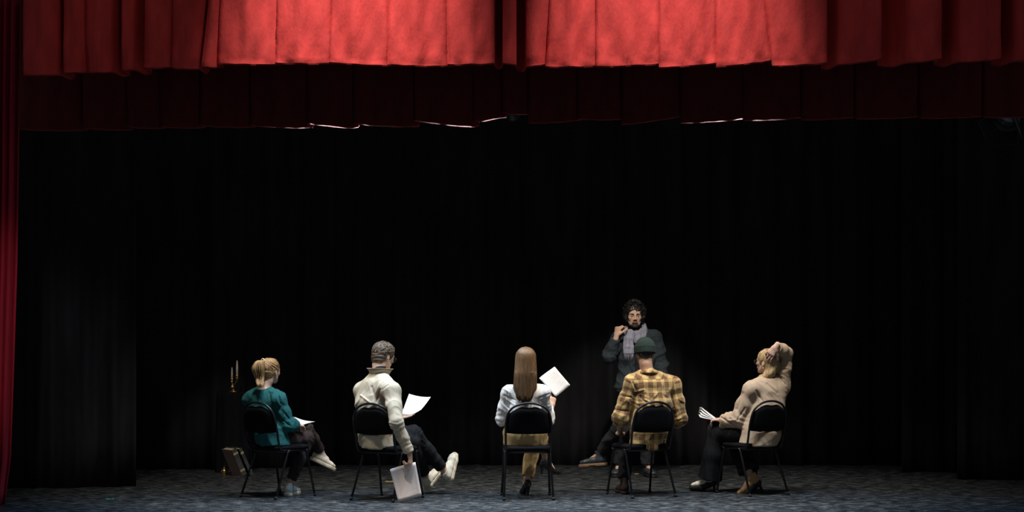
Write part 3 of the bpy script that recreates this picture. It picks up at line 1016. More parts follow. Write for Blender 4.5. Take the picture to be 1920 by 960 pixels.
def head_field(F, H, neck, neck_r=0.056, grow=0.0):
    k = H.k; p = H.p; sd = H.R[:, 0]
    g = grow
    F.ell(p(0, -0.012, 0.033), np.array((0.074, 0.095, 0.083)) * k + g, H.R, 0.02)
    F.cone(p(0, 0.028, 0.03), p(0, 0.046, -0.05), np.array((0.064, 0.060)) * k + g, np.array((0.050, 0.044)) * k + g, 0.03, side=sd)
    F.cone(p(0, 0.044, -0.05), p(0, 0.064, -0.088), 0.037 * k + g, 0.021 * k + g, 0.025)
    for s in (-1, 1):
        F.ell(p(s * 0.040, 0.060, -0.015), np.array((0.024, 0.024, 0.022)) * k + g, H.R, 0.02)
        F.cone(p(s * 0.055, 0.005, -0.045), p(s * 0.028, 0.06, -0.088), 0.018 * k + g, 0.015 * k + g, 0.025)
    F.cone(p(-0.036, 0.078, 0.022), p(0.036, 0.078, 0.022), 0.013 * k + g, None, 0.014)
    for s in (-1, 1):
        F.ell(p(s * 0.031, 0.100, 0.004), np.array((0.019, 0.017, 0.012)) * k - g, H.R, 0.012, 'cut')
        F.ell(p(s * 0.031, 0.0815, 0.0125), np.array((0.0145, 0.0125, 0.0075)) * k + g, H.R, 0.004)
        F.ell(p(s * 0.031, 0.0810, -0.0065), np.array((0.0140, 0.0110, 0.0060)) * k + g, H.R, 0.004)
    F.cone(p(0, 0.090, 0.014), p(0, 0.115, -0.022), 0.008 * k + g, 0.011 * k + g, 0.010)
    for s in (-1, 1): F.ell(p(s * 0.013, 0.098, -0.027), 0.0085 * k + g, H.R, 0.006)
    F.ell(p(0, 0.088, -0.052), np.array((0.026, 0.015, 0.016)) * k + g, H.R, 0.012)
    F.ell(p(0, 0.080, -0.096), np.array((0.020, 0.014, 0.014)) * k + g, H.R, 0.016)
    if not grow:
        for s in (-1, 1):
            F.ell(p(s * 0.077, -0.006, -0.006), np.array((0.009, 0.019, 0.031)) * k, H.R, 0.006)
            F.ell(p(s * 0.083, 0.0, -0.004), np.array((0.005, 0.010, 0.018)) * k, H.R, 0.004, 'cut')
    F.chain([p(0, -0.024, -0.03), p(0, -0.03, -0.09), neck], [neck_r * 0.98, neck_r * 0.94, neck_r * 1.12], 0.03)


def hand(F, wr, d, n, thumb, curls=(15, 25, 20), size=1.0, spread=0.5, tcurl=20):
    """palm from the wrist along d, palm facing n, thumb on the side of vector thumb"""
    wr = np.array(wr, float); d = nrm(d); t = np.array(thumb, float); t = nrm(t - d * np.dot(t, d))
    n0 = np.array(n, float); n0 = nrm(n0 - d * np.dot(n0, d) - t * np.dot(n0, t)) if abs(np.dot(nrm(n0), t)) < 0.95 else np.cross(t, d)
    k = size
    F.cone(wr - d * 0.03, wr + d * 0.02 * k, (0.027 * k, 0.020 * k), (0.030 * k, 0.018 * k), 0.01, side=t)
    F.cone(wr + d * 0.02 * k, wr + d * 0.083 * k, (0.034 * k, 0.0165 * k), (0.041 * k, 0.0135 * k), 0.014, side=t)
    F.ell(wr + d * 0.035 * k + t * 0.024 * k + n0 * 0.008, 0.019 * k, None, 0.012)
    L = [(0.031, 0.043, 0.026, 0.020, 0.0088), (0.0105, 0.047, 0.030, 0.022, 0.0090), (-0.0105, 0.044, 0.028, 0.021, 0.0086), (-0.031, 0.034, 0.021, 0.018, 0.0077)]
    for i, (off, a, b, c, r) in enumerate(L):
        base = wr + d * (0.083 - 0.008 * abs(i - 1)) * k + t * off * k
        dd = nrm(d + t * off * spread * 6)
        P = [base]; ang = 0
        cu = curls if np.ndim(curls[0]) == 0 else curls[i]
        for ln, cv in zip((a, b, c), cu):
            ang += math.radians(cv)
            P.append(P[-1] + (dd * math.cos(ang) + n0 * math.sin(ang)) * ln * k)
        F.chain(P, [r * k * 1.08, r * k, r * k * 0.93, r * k * 0.82], 0.005, kk=0.003)
    b = wr + d * 0.028 * k + t * 0.03 * k + n0 * 0.006
    d1 = nrm(t * 0.75 + d * 0.75 + n0 * 0.35)
    a = math.radians(tcurl)
    d2 = nrm(d1 * math.cos(a) + (n0 * 0.6 + d * 0.5 - t * 0.4) * math.sin(a))
    F.chain([b, b + d1 * 0.042 * k, b + d1 * 0.042 * k + d2 * 0.030 * k, b + d1 * 0.042 * k + d2 * 0.052 * k], [0.0125 * k, 0.0105 * k, 0.0098 * k, 0.0082 * k], 0.010, kk=0.004)


TOR = {'m': [(0.158, 0.105), (0.160, 0.112), (0.148, 0.105), (0.162, 0.115), (0.140, 0.088)],
       'f': [(0.160, 0.112), (0.155, 0.108), (0.122, 0.090), (0.134, 0.100), (0.115, 0.072)]}


def torso(F, j, g=0.0, sex='m', low=0.05, shoulder=0.055, flat=False, dims=None, waist_back=0.0):
    hip, chest, neck = j['hip'], j['chest'], j['neck']
    sh = nrm(j['hR'] - j['hL']); ss = nrm(j['sR'] - j['sL'])
    up = nrm(chest - hip)
    wst = lerp(hip, chest, 0.5)
    top = lerp(chest, neck, 0.55)
    T = dims or TOR[sex]
    P = [hip - up * low, hip + up * 0.03, wst, chest, top]
    F.chain(P, [np.array(q) + g for q in T], 0.02, side=[sh, sh, lerp(sh, ss, .5), ss], flat=(flat, False), kk=0.03)
    for s in ('sL', 'sR'):
        F.cone(j[s], lerp(j[s], top, 0.75), shoulder + g, shoulder + 0.012 + g, 0.05)
        F.cone(lerp(neck, top, 0.1), lerp(neck, j[s], 0.78), 0.042 + g, 0.046 + g, 0.04)


def limits(j, pad=0.22):
    A = np.array([v for k, v in j.items() if isinstance(v, np.ndarray) and v.shape == (3,)])
    return A.min(0) - pad, A.max(0) + pad


def elbow_folds(spots, amp=0.006, wl=0.045, rad=0.085):
    def f(V, N):
        o = np.zeros(len(V))
        for c, ax in spots:
            q = V - c; r2 = (q ** 2).sum(1)
            m = np.exp(-r2 / rad ** 2)
            s = q @ nrm(ax)
            o += amp * m * np.sin(2 * PI * s / wl + 4.0 * wobble(V, 24, 5) + 2.0 * wobble(V, 50, 9)) * (0.6 + 0.5 * wobble(V, 30, 12))
        return o
    return f


def cloth(spots=(), a1=0.005, a2=0.0025, seed=1, f1=26, f2=60, eamp=0.006, vert=1.0, creases=(), yc=0.2):
    ef = elbow_folds(spots, eamp)
    def f(V, N):
        o = a1 * ridge(V, (f1, f1, f1 * vert), seed) + a2 * ridge(V, (f2, f2, f2 * vert), seed + 7)
        if len(spots): o += ef(V, N)
        face = np.clip(-N[:, 1] * 3, 0, 1)
        for ax_, ay_, bx_, by_, wd, dp in creases:
            A = J(ax_, ay_, yc); B = J(bx_, by_, yc)
            d = (B - A)[[0, 2]]; q = V[:, [0, 2]] - A[[0, 2]]
            t = np.clip(q @ d / (d @ d), 0, 1)
            dd = np.linalg.norm(q - t[:, None] * d, axis=1)
            o += face * dp * np.exp(-(dd / wd) ** 2) * (0.35 + 0.65 * np.sin(PI * np.clip(t, .12, .88)))
        return o
    return f


class Person:
    def __init__(s, label, j, sex='m', skin='skin', head=None, neck_r=0.056, base=None, seat=None):
        s.seat = seat
        s.j = j; s.sex = sex; s.H = head; s.lo, s.hi = limits(j)
        b = base if base is not None else np.array((j['hip'][0], j['hip'][1], 0.0))
        s.root = thing('person', label, 'person', b); s.root['_o'] = [float(x) for x in b]
        s.skin = M[skin]; s.neck_r = neck_r; s.hands = []

    def field(s, h, lo=None, hi=None):
        return Field(s.lo if lo is None else lo, s.hi if hi is None else hi, h)

    def body(s, h=0.0048, extra=None):
        j = s.j; F = s.field(h)
        m = s.sex == 'm'
        torso(F, j, -0.006, s.sex, 0.04, 0.045)
        for a, b, c in (('sL', 'eL', 'wL'), ('sR', 'eR', 'wR')):
            F.chain([j[a], lerp(j[a], j[b], 0.4), j[b], lerp(j[b], j[c], 0.3), j[c]], [0.045, 0.042, 0.034, 0.036, 0.023] if m else [0.038, 0.036, 0.029, 0.030, 0.020], 0.02)
        for a, b, c in (('hL', 'kL', 'aL'), ('hR', 'kR', 'aR')):
            F.chain([lerp(j[a], j['hip'], .25), lerp(j[a], j[b], 0.4), j[b], lerp(j[b], j[c], 0.3), j[c]], [0.058, 0.056, 0.044, 0.044, 0.033] if m else [0.054, 0.052, 0.040, 0.040, 0.029], 0.02)
        for a, t in (('aL', 'tL'), ('aR', 'tR')):
            F.cone(j[a], j[t], 0.029, 0.016, 0.015)
        head_field(F, s.H, j['neck'], s.neck_r)
        for q in s.hands: hand(F, **q)
        if extra: extra(F)
        if s.seat: sit(F, s.seat)
        V, Q = F.mesh(smooth=1)
        if s.seat: V = press(V, s.seat)
        return link_mesh('body', V, Q, s.skin, s.root)

    def add(s, name, F, mt, disp=None, smooth=1):
        worn = s.seat and name in ('jumper', 'jacket', 'blouse', 'shirt', 'trousers')
        if worn: sit(F, s.seat)
        V, Q = F.mesh(disp, smooth)
        if worn: V = press(V, s.seat)
        return link_mesh(name, V, Q, M[mt], s.root)

    def eyes(s):
        for q in (-1, 1):
            m = MB(); m.lathe([(0.0115 * math.sin(a), -0.0115 * math.cos(a)) for a in np.linspace(0.05, PI - 0.05, 9)], n=14)
            c = s.H.p(q * 0.031, 0.0805, 0.004)
            e = link_mesh('eye', [c + np.array(v) for v in m.v], m.f, M['eye'], s.root)
            m = MB(); cc = s.H.p(q * 0.031, 0.0895, 0.003)
            m.lathe([(0.0062 * math.sin(a), -0.0062 * math.cos(a)) for a in np.linspace(0.05, PI - 0.05, 7)], n=12)
            link_mesh('iris', [cc + np.array(v) for v in m.v], m.f, M['iris'], e)

    def face_bits(s, brow='hair_brown', lips=True, bt=0.0045):
        for q in (-1, 1):
            m = MB(); m.tube([s.H.p(q * 0.012, 0.0945, 0.021), s.H.p(q * 0.026, 0.0945, 0.026), s.H.p(q * 0.040, 0.087, 0.025), s.H.p(q * 0.050, 0.076, 0.019)], [bt, bt * 1.2, bt, bt * 0.5], 6)
            m.build('eyebrow', M[brow], s.root)
        if lips:
            F = Field(s.H.p(0, 0.1, -0.05) - 0.05, s.H.p(0, 0.1, -0.05) + 0.05, 0.002)
            F.ell(s.H.p(0, 0.098, -0.0475), np.array((0.021, 0.008, 0.0042)) * s.H.k, s.H.R)
            F.ell(s.H.p(0, 0.098, -0.0575), np.array((0.018, 0.008, 0.0052)) * s.H.k, s.H.R)
            s.add('lips', F, 'lips')

    def glasses(s, round_=True):
        H = s.H
        root = bpy.data.objects.new('glasses', None)
        m = MB()
        for q in (-1, 1):
            m.tube([H.p(q * 0.033 + 0.024 * math.cos(a), 0.112 - 0.10 * (0.024 * math.cos(a) * q) , 0.0 + 0.021 * math.sin(a)) for a in np.linspace(0, 2 * PI, 20)[:-1]], 0.0018, 6, True)
            m.tube([H.p(q * 0.057, 0.108, 0.004), H.p(q * 0.074, 0.06, 0.006), H.p(q * 0.079, 0.0, 0.010)], 0.0018, 6)
        m.tube([H.p(-0.010, 0.113, 0.004), H.p(0, 0.119, 0.007), H.p(0.010, 0.113, 0.004)], 0.0018, 6)
        bpy.data.objects.remove(root)
        o = m.build('glasses', M['wire'], s.root)
        for q in (-1, 1):
            l = MB(); n = 18
            V = [H.p(q * 0.033 + 0.0235 * math.cos(a), 0.112 - 0.0024 * math.cos(a) * q + dy, 0.0205 * math.sin(a)) for dy in (0, 0.0012) for a in np.linspace(0, 2 * PI, n + 1)[:-1]]
            l.add(V, [tuple(range(n)), tuple(range(n, 2 * n))[::-1]] + [(k, n + k, n + (k + 1) % n, (k + 1) % n) for k in range(n)])
            l.build('lens', M['lens'], o)
        return o


def hair_cap(F, H, t=0.012, low=-0.03, facecut=True, k=0.012):
    F.ell(H.p(0, -0.014, 0.034), np.array((0.074, 0.095, 0.083)) * H.k + t, H.R)
    F.ell(H.p(0, -0.052, low), np.array((0.060, 0.050, 0.055)) * H.k + t * 0.6, H.R, 0.03)
    if facecut:
        F.ell(H.p(0, 0.115, -0.035), np.array((0.085, 0.075, 0.105)) * H.k, H.R, k, 'cut')
        for s in (-1, 1): F.ell(H.p(s * 0.088, 0.0, -0.020), np.array((0.030, 0.026, 0.034)) * H.k, H.R, 0.006, 'cut')


def head_surf(H, th, ph, t=0.012):
    """point over the skull: th = turn from the back of the head, ph = from the crown downwards"""
    r = np.array((0.074, 0.095, 0.083)) + t
    return H.p(r[0] * math.sin(ph) * math.sin(th), -0.014 - r[1] * math.sin(ph) * math.cos(th), 0.034 + r[2] * math.cos(ph))


# --- shoes ---------------------------------------------------------
def shoe_local(kind, parent, A, toe, up, mats):
    """A ankle point; toe and up directions. builds upper + sole + details"""
    toe = nrm(toe); up = np.array(up, float); up = nrm(up - toe * np.dot(up, toe)); r = np.cross(toe, up)
    R = np.stack([r, toe, up], 1)
    if kind == 'sneaker':
        an = np.array((0, 0.075, 0.105))
        F = Field((-0.09, -0.06, -0.03), (0.09, 0.34, 0.20), 0.004)
        F.chain([(0, 0.045, 0.052), (0, 0.13, 0.050), (0, 0.215, 0.042), (0, 0.245, 0.040)], [(0.036, 0.040), (0.042, 0.036), (0.045, 0.026), (0.040, 0.022)], 0.01, side=(1, 0, 0))
        F.cone((0, 0.06, 0.06), (0, 0.072, 0.112), (0.036, 0.052), (0.037, 0.052), 0.02, side=(1, 0, 0), flat=(False, True))
        F.cone((0, 0.10, 0.085), (0, 0.155, 0.075), 0.024, 0.02, 0.02)
        F.half((0, 0, 0.022), (0, 0, -1))
        V, Q = F.mesh(lambda V, N: 0.001 * wobble(V, 120, 3))
        So = Field((-0.09, -0.06, -0.03), (0.09, 0.34, 0.1), 0.004)
        So.chain([(0, 0.04, 0.016), (0, 0.12, 0.016), (0, 0.20, 0.017), (0, 0.245, 0.019)], [(0.041, 0.06), (0.042, 0.06), (0.051, 0.06), (0.043, 0.06)], 0.01, side=(1, 0, 0))
        So.half((0, 0, 0.0), (0, 0, -1)); So.half((0, 0, 0.031), (0, 0, 1))
        V2, Q2 = So.mesh()
        extra = MB()
        for i in range(5):
            y = 0.125 + i * 0.018; z = 0.099 - i * 0.0085
            extra.tube([(-0.020, y, z - 0.008), (0, y + 0.006, z), (0.020, y, z - 0.008)], 0.0032, 5)
        det = [('laces', extra.v, extra.f, mats[0])]
    elif kind == 'derby':
        an = np.array((0, 0.075, 0.11))
        F = Field((-0.09, -0.06, -0.03), (0.09, 0.36, 0.22), 0.004)
        F.chain([(0, 0.045, 0.058), (0, 0.14, 0.055), (0, 0.225, 0.046), (0, 0.265, 0.044)], [(0.036, 0.042), (0.040, 0.036), (0.044, 0.026), (0.034, 0.020)], 0.01, side=(1, 0, 0))
        F.cone((0, 0.06, 0.06), (0, 0.075, 0.15), (0.037, 0.050), (0.037, 0.048), 0.02, side=(1, 0, 0), flat=(False, True))
        F.half((0, 0, 0.026), (0, 0, -1))
        V, Q = F.mesh(lambda V, N: 0.0012 * wobble(V, 120, 3))
        So = Field((-0.09, -0.06, -0.03), (0.09, 0.36, 0.1), 0.004)
        So.chain([(0, 0.04, 0.016), (0, 0.13, 0.016), (0, 0.21, 0.017), (0, 0.265, 0.019)], [(0.041, 0.06), (0.040, 0.06), (0.050, 0.06), (0.036, 0.06)], 0.01, side=(1, 0, 0))
        So.half((0, 0, 0.0), (0, 0, -1)); So.half((0, 0, 0.029), (0, 0, 1))
        So.cone((0, 0.115, -0.012), (0, 0.16, -0.012), (0.08, 0.022), (0.08, 0.022), 0, 'cut', (1, 0, 0))
        V2, Q2 = So.mesh()
        extra = MB()
        for i in range(4):
            y = 0.135 + i * 0.017; z = 0.099 - i * 0.008
            extra.tube([(-0.018, y, z - 0.008), (0, y + 0.005, z), (0.018, y, z - 0.008)], 0.003, 5)
        det = [('laces', extra.v, extra.f, mats[0])]
    elif kind == 'pump':
        an = np.array((0, 0.055, 0.155))
        F = Field((-0.07, -0.06, -0.03), (0.07, 0.28, 0.20), 0.0035)
        F.chain([(0, 0.03, 0.105), (0, 0.09, 0.072), (0, 0.155, 0.028), (0, 0.205, 0.020), (0, 0.235, 0.016)], [(0.030, 0.032), (0.031, 0.030), (0.038, 0.024), (0.028, 0.017), (0.012, 0.010)], 0.008, side=(1, 0, 0))
        F.cone((0, 0.07, 0.15), (0, 0.145, 0.085), (0.026, 0.026), (0.028, 0.022), 0.0, 'cut', (1, 0, 0))
        F.cone((0, 0.02, 0.095), (0, 0.022, 0.125), (0.029, 0.026), (0.026, 0.022), 0.01, side=(1, 0, 0))
        V, Q = F.mesh()
        So = Field((-0.07, -0.06, -0.03), (0.07, 0.28, 0.20), 0.0035)
        So.chain([(0, 0.012, 0.088), (0, 0.018, 0.045), (0, 0.020, 0.0)], [(0.022, 0.024), (0.011, 0.012), (0.009, 0.010)], 0, side=(1, 0, 0), flat=(False, True))
        V2, Q2 = So.mesh()
        det = []
    else:   # platform mule with a heel
        an = np.array((0, 0.06, 0.165))
        F = Field((-0.08, -0.07, -0.03), (0.08, 0.30, 0.22), 0.004)
        F.chain([(0, 0.035, 0.115), (0, 0.10, 0.095), (0, 0.17, 0.066), (0, 0.215, 0.058)], [(0.032, 0.038), (0.034, 0.036), (0.041, 0.028), (0.034, 0.022)], 0.01, side=(1, 0, 0))
        F.cone((0, 0.04, 0.115), (0, 0.055, 0.185), (0.033, 0.046), (0.033, 0.046), 0.02, side=(1, 0, 0), flat=(False, True))
        V, Q = F.mesh()
        So = Field((-0.08, -0.07, -0.03), (0.08, 0.30, 0.14), 0.004)
        So.chain([(0, 0.015, 0.085), (0, 0.075, 0.068), (0, 0.135, 0.034), (0, 0.225, 0.032)], [(0.035, 0.030), (0.036, 0.034), (0.044, 0.033), (0.034, 0.030)], 0.02, side=(1, 0, 0))
        So.half((0, 0, 0.0), (0, 0, -1))
        V2, Q2 = So.mesh()
        hl = MB(); hl.tube([(0, 0.012, 0.085), (0, 0.012, 0.0)], [0.016, 0.011], 10)
        det = [('heel', hl.v, hl.f, mats[1])]
    org = np.array(A) - R @ an
    T = lambda X: np.asarray(X) @ R.T + org
    u = link_mesh('shoe', T(V), Q, M[mats[0]], parent)
    link_mesh('heel' if kind == 'pump' else 'sole', T(V2), Q2, M[mats[1]], u, origin=parent['_o'])
    for nm, v, f, mt in det:
        link_mesh(nm, T(v), f, M[mt], u, origin=parent['_o'])
    lowest = min(T(V2)[:, 2].min(), T(V)[:, 2].min())
    return u, lowest


ANKLE = {'sneaker': (0, 0.075, 0.105), 'derby': (0, 0.075, 0.11), 'pump': (0, 0.055, 0.155), 'mule': (0, 0.06, 0.165)}
TIP = {'sneaker': (0, 0.20, 0.045), 'derby': (0, 0.21, 0.05), 'pump': (0, 0.165, 0.034), 'mule': (0, 0.18, 0.066)}


def foot_tip(A, toe, up, kind):
    toe = nrm(toe); up = np.array(up, float); up = nrm(up - toe * np.dot(up, toe)); r = np.cross(toe, up)
    return np.array(A) + np.stack([r, toe, up], 1) @ (np.array(TIP[kind]) - np.array(ANKLE[kind]))


def push(j, S, keys=('chest', 'neck', 'sL', 'sR'), halfkeys=('eL', 'eR')):
    """slide joints along their lines of sight, S metres upstage"""
    c = np.array((0, -CAMD, CAMZ))
    for k in keys: j[k] = c + (j[k] - c) * (1 + S / (CAMD + j[k][1]))
    for k in halfkeys: j[k] = c + (j[k] - c) * (1 + 0.5 * S / (CAMD + j[k][1]))


def ground_ankle(A, toe, up, kind):
    """ankle height that puts the sole on the floor"""
    an = {'sneaker': 0.105, 'derby': 0.11, 'pump': 0.155, 'mule': 0.165}[kind]
    A = np.array(A); A[2] = an
    return A


def paper_sheet(name, corners, bend, mt, label, cat='paper', group='script pages', n=10, thick=0.0006, ripple=0.004, cat2=None):
    """corners: TL, TR, BR, BL; bend: offset vector of the middle"""
    TL, TR, BR, BL = [np.array(c, float) for c in corners]
    bend = np.array(bend, float)
    V = []; F = []; UV = []
    for i in range(n + 1):
        u = i / n
        for j in range(n + 1):
            v = j / n
            p = (TL * (1 - u) + TR * u) * (1 - v) + (BL * (1 - u) + BR * u) * v
            p = p + bend * (4 * u * (1 - u) - 0.5) * 0.9 + np.array((0, 0, 1)) * ripple * math.sin(4 * u + 3 * v)
            V.append(p); UV.append((u, 1 - v))
    for i in range(n):
        for j in range(n):
            a = i * (n + 1) + j
            F.append((a, a + 1, a + n + 2, a + n + 1))
    c = np.mean(V, 0)
    o = link_mesh(name, V, F, M[mt], None, True, c)
    lay = o.data.uv_layers.new(name='UVMap')
    for l in o.data.loops: lay.data[l.index].uv = UV[l.vertex_index]
    md = o.modifiers.new('thickness', 'SOLIDIFY'); md.thickness = thick; md.offset = 0
    tag(o, label, cat, group)
    return o


def collar_band(parent, name, c, side, fwd, up, rx, ry, h, flare, mt, a0=-2.5, a1=2.5, fold=0.0, roll=0.0):
    """standing or folded collar, open at the throat; angle 0 = nape"""
    side = nrm(side); fwd = nrm(fwd); up = nrm(up)
    m = MB(); n = 40; V = []; F = []
    prof = [(0, 0), (0.35, 0.55), (1, 1)] if not fold else [(0, 0), (0.2, 0.6), (0.5, 1.0), (1.4, 0.95), (2.4, 0.55), (3.2, 0.05)]
    for side_ in (0, 1):
        for i in range(n + 1):
            a = a0 + (a1 - a0) * i / n
            drop = 0.25 * (abs(a) / 2.5) ** 2
            for f_, z_ in prof:
                e = flare * f_ + (0.005 if side_ else 0)
                p = c + side * (rx + e) * math.sin(a) - fwd * (ry + e) * math.cos(a) + up * (h * (z_ - drop) + roll * math.sin(a))
                V.append(p)
    q = len(prof); w_ = (n + 1) * q
    for i in range(n):
        for j in range(q - 1):
            b = i * q + j
            F.append((b, b + q, b + q + 1, b + 1)); F.append((w_ + b, w_ + b + 1, w_ + b + q + 1, w_ + b + q))
        b = i * q
        F.append((b, w_ + b, w_ + b + q, b + q)); b += q - 1
        F.append((b, b + q, w_ + b + q, w_ + b))
    m.add(V, F)
    return m.build(name, M[mt], parent)



# ================================================================== the woman in the teal jumper
def sleeve_chain(F, j, a, b, c, rs, k=0.03, cut=0.0, side=None):
    S, E, W = j[a], j[b], j[c]
    end = lerp(E, W, 1 - cut)
    F.chain([S, lerp(S, E, 0.5), E, lerp(E, end, 0.5), end], rs, k, side=side, flat=(False, True), kk=0.02)


def leg_chain(F, j, a, b, c, rs, cut=0.0, k=0.03, flat=True):
    A, B, C = lerp(j[a], j['hip'], 0.22), j[b], j[c]
    rs = [rs[0] * 0.84] + list(rs[1:])
    end = lerp(B, C, 1 - cut)
    F.chain([A, lerp(A, B, 0.5), B, lerp(B, end, 0.5), end], rs, k, flat=(False, flat), kk=0.03)


def locks_mesh(paths, r, n=5, taper=True):
    m = MB()
    for p in paths:
        q = len(p)
        rs = [r * (0.35 + 0.65 * math.sin(PI * min(1, 0.15 + 0.85 * i / (q - 1)) ** 0.8)) if taper else r for i in range(q)]
        m.tube(p, rs, n)
    return m


def join_mesh(name, parts, mt, parent):
    V = []; F = []; o = 0
    for v, f in parts:
        v = np.asarray(v); V.append(v)
        F.extend([tuple(int(i) + o for i in q) for q in f]); o += len(v)
    return link_mesh(name, np.concatenate(V), F, M[mt], parent)


def woman_teal():
    j = dict(hip=J(509, 816, .33), chest=J(498, 768, .25), neck=J(495, 733, .25),
             sL=J(469, 750, .35), sR=J(523, 750, .15), eR=J(540, 797, .20), wR=J(556, 797, .38), eL=J(490, 800, .50), wL=J(540, 796, .62),
             hL=J(497, 822, .40), hR=J(518, 823, .28), kR=J(576, 824, .60), aR=J(543, 910, .50), kL=J(574, 804, .66), aL=J(602, 848, .90))
    tR = nrm((0.25, 0.95, 0)); j['aR'] = ground_ankle(j['aR'], None, None, 'sneaker')
    tL = nrm((.74, .48, -.42)); uL = nrm((.38, .15, .9)); push(j, 0.10)
    j['tR'] = foot_tip(j['aR'], tR, (0, 0, 1), 'sneaker'); j['tL'] = foot_tip(j['aL'], tL, uL, 'sneaker')
    H = Head(J(507, 696, .40), (.52, .85, -.10), (0.05, 0, 1), 0.95); j['hd'] = H.c
    P = Person('woman in a teal jumper with a blonde ponytail, seated with legs crossed', j, 'f', 'skin', H, 0.047, seat=SEATS[0])
    P.hands = [dict(wr=j['wR'], d=(.5, .8, -.1), n=(0, .2, -1), thumb=(-.8, .5, .2), curls=(25, 35, 25), size=0.9),
               dict(wr=j['wL'], d=(.6, .5, 0), n=(0, .2, -1), thumb=(.3, -.8, .2), curls=(25, 35, 25), size=0.9)]
    P.body(); P.eyes(); P.face_bits('hair_blonde')
    F = P.field(0.006)
    torso(F, j, 0.020, 'f', 0.10, 0.052); F.half((0, 0, 0.476), (0, 0, -1))
    for a, b, c in (('sL', 'eL', 'wL'), ('sR', 'eR', 'wR')):
        sleeve_chain(F, j, a, b, c, [0.062, 0.062, 0.060, 0.056, 0.044], cut=0.05)
    F.cone(j['neck'] + (0, 0, 0.035), j['neck'] + (0, 0, 0.12), 0.075, 0.10, 0.01, 'cut')
    P.add('jumper', F, 'teal', cloth([(j['eR'], j['eR'] - j['sR']), (lerp(j['sR'], j['eR'], .3), (1, 0, .6))], 0.007, 0.0025, 3, 24, 60, vert=0.5, creases=[(504, 737, 508, 756, .009, -.014), (522, 737, 526, 757, .007, -.014), (513, 737, 509, 757, .008, .009), (478, 740, 474, 760, .01, -.01), (530, 770, 548, 792, .008, -.012), (527, 785, 545, 799, .007, -.010)]))
    F = P.field(0.006)
    torso(F, j, 0.010, 'f', 0.05, 0.03)
    F.half(lerp(j['hip'], j['chest'], .4), (0, 0, 1))
    leg_chain(F, j, 'hL', 'kL', 'aL', [0.090, 0.078, 0.062, 0.055, 0.046], 0.08)
    leg_chain(F, j, 'hR', 'kR', 'aR', [0.090, 0.080, 0.066, 0.058, 0.048], 0.10)
    P.add('trousers', F, 'maroon', cloth([(j['kR'], j['aR'] - j['kR']), (j['kL'], j['aL'] - j['kL'])], 0.004, 0.002, 5))
    shoe_local('sneaker', P.root, j['aR'], tR, (0, 0, 1), ('canvas', 'sole_white'))
    shoe_local('sneaker', P.root, j['aL'], tL, uL, ('canvas', 'sole_white'))
    # hair: smoothed back to a tie, ponytail below it
    F = Field(H.c - 0.2, H.c + 0.2, 0.004); hair_cap(F, H, 0.010, -0.02)
    cap = F.mesh(lambda V, N: 0.0015 * wobble(V, 160, 4))
    tie = head_surf(H, -0.05, 1.02, 0.028)
    paths = []
    g = np.random.default_rng(3)
    for i in range(110):
        th = g.uniform(-2.3, 2.3); ph = g.uniform(0.55, 1.75) if abs(th) > 1.2 else g.uniform(1.2, 2.1)
        a = head_surf(H, th, ph, 0.011)
        if H.loc(a[None])[0][1] > 0.055 and H.loc(a[None])[0][2] < 0.02: continue
        pts = []
        for q in np.linspace(0, 1, 7):
            p = lerp(a, tie, q); l = H.loc(p[None])[0] - np.array((0, -0.014, 0.034))
            sc = 1 / max(1e-6, np.linalg.norm(l / (np.array((0.074, 0.095, 0.083)) + 0.0125)))
            pts.append(H.p(*(l * max(sc, 1.0) + np.array((0, -0.014, 0.034)))) if q < 0.95 else p)
        paths.append(pts)
    tail = []
    for i in range(70):
        a = g.uniform(0, 2 * PI); rr = math.sqrt(g.random())
        ox, oy = rr * math.cos(a), rr * math.sin(a)
        off = lambda s: np.array((ox * s, oy * s * 0.7, 0))
        end = g.uniform(0, 6)
        tail.append(spline([tie + off(0.008), tie + np.array((-0.025, -0.04, -0.008)) + off(0.036), tie + np.array((-0.042, -0.05, -0.075)) + off(0.056),
                            tie + np.array((-0.030, -0.035, -0.155)) + off(0.042), J(488, 727 - end, .22) + np.array((0.0, 0, 0)) + off(0.030)], 4))
    l1 = locks_mesh(paths, 0.0048); l2 = locks_mesh(tail, 0.0062)
    hr = join_mesh('hair', [cap, (l1.v, l1.f)], 'hair_blonde', P.root)
    pt = join_mesh('ponytail', [(l2.v, l2.f)], 'hair_blonde', P.root)
    m = MB(); m.tube([tie + 0.017 * (H.R[:, 0] * math.cos(a) + H.R[:, 2] * math.sin(a)) + H.R[:, 1] * -0.006 for a in np.linspace(0, 2 * PI, 14)[:-1]], 0.006, 6, True)
    m.build('hair_tie', M['elastic'], pt)
    paper_sheet('script_page', [J(541, 783, .52), J(563, 785, .74), J(591, 790, .70), J(560, 799, .46)], (0, 0, 0.012), 'paper',
                'white page lying on the lap of the woman in the teal jumper')


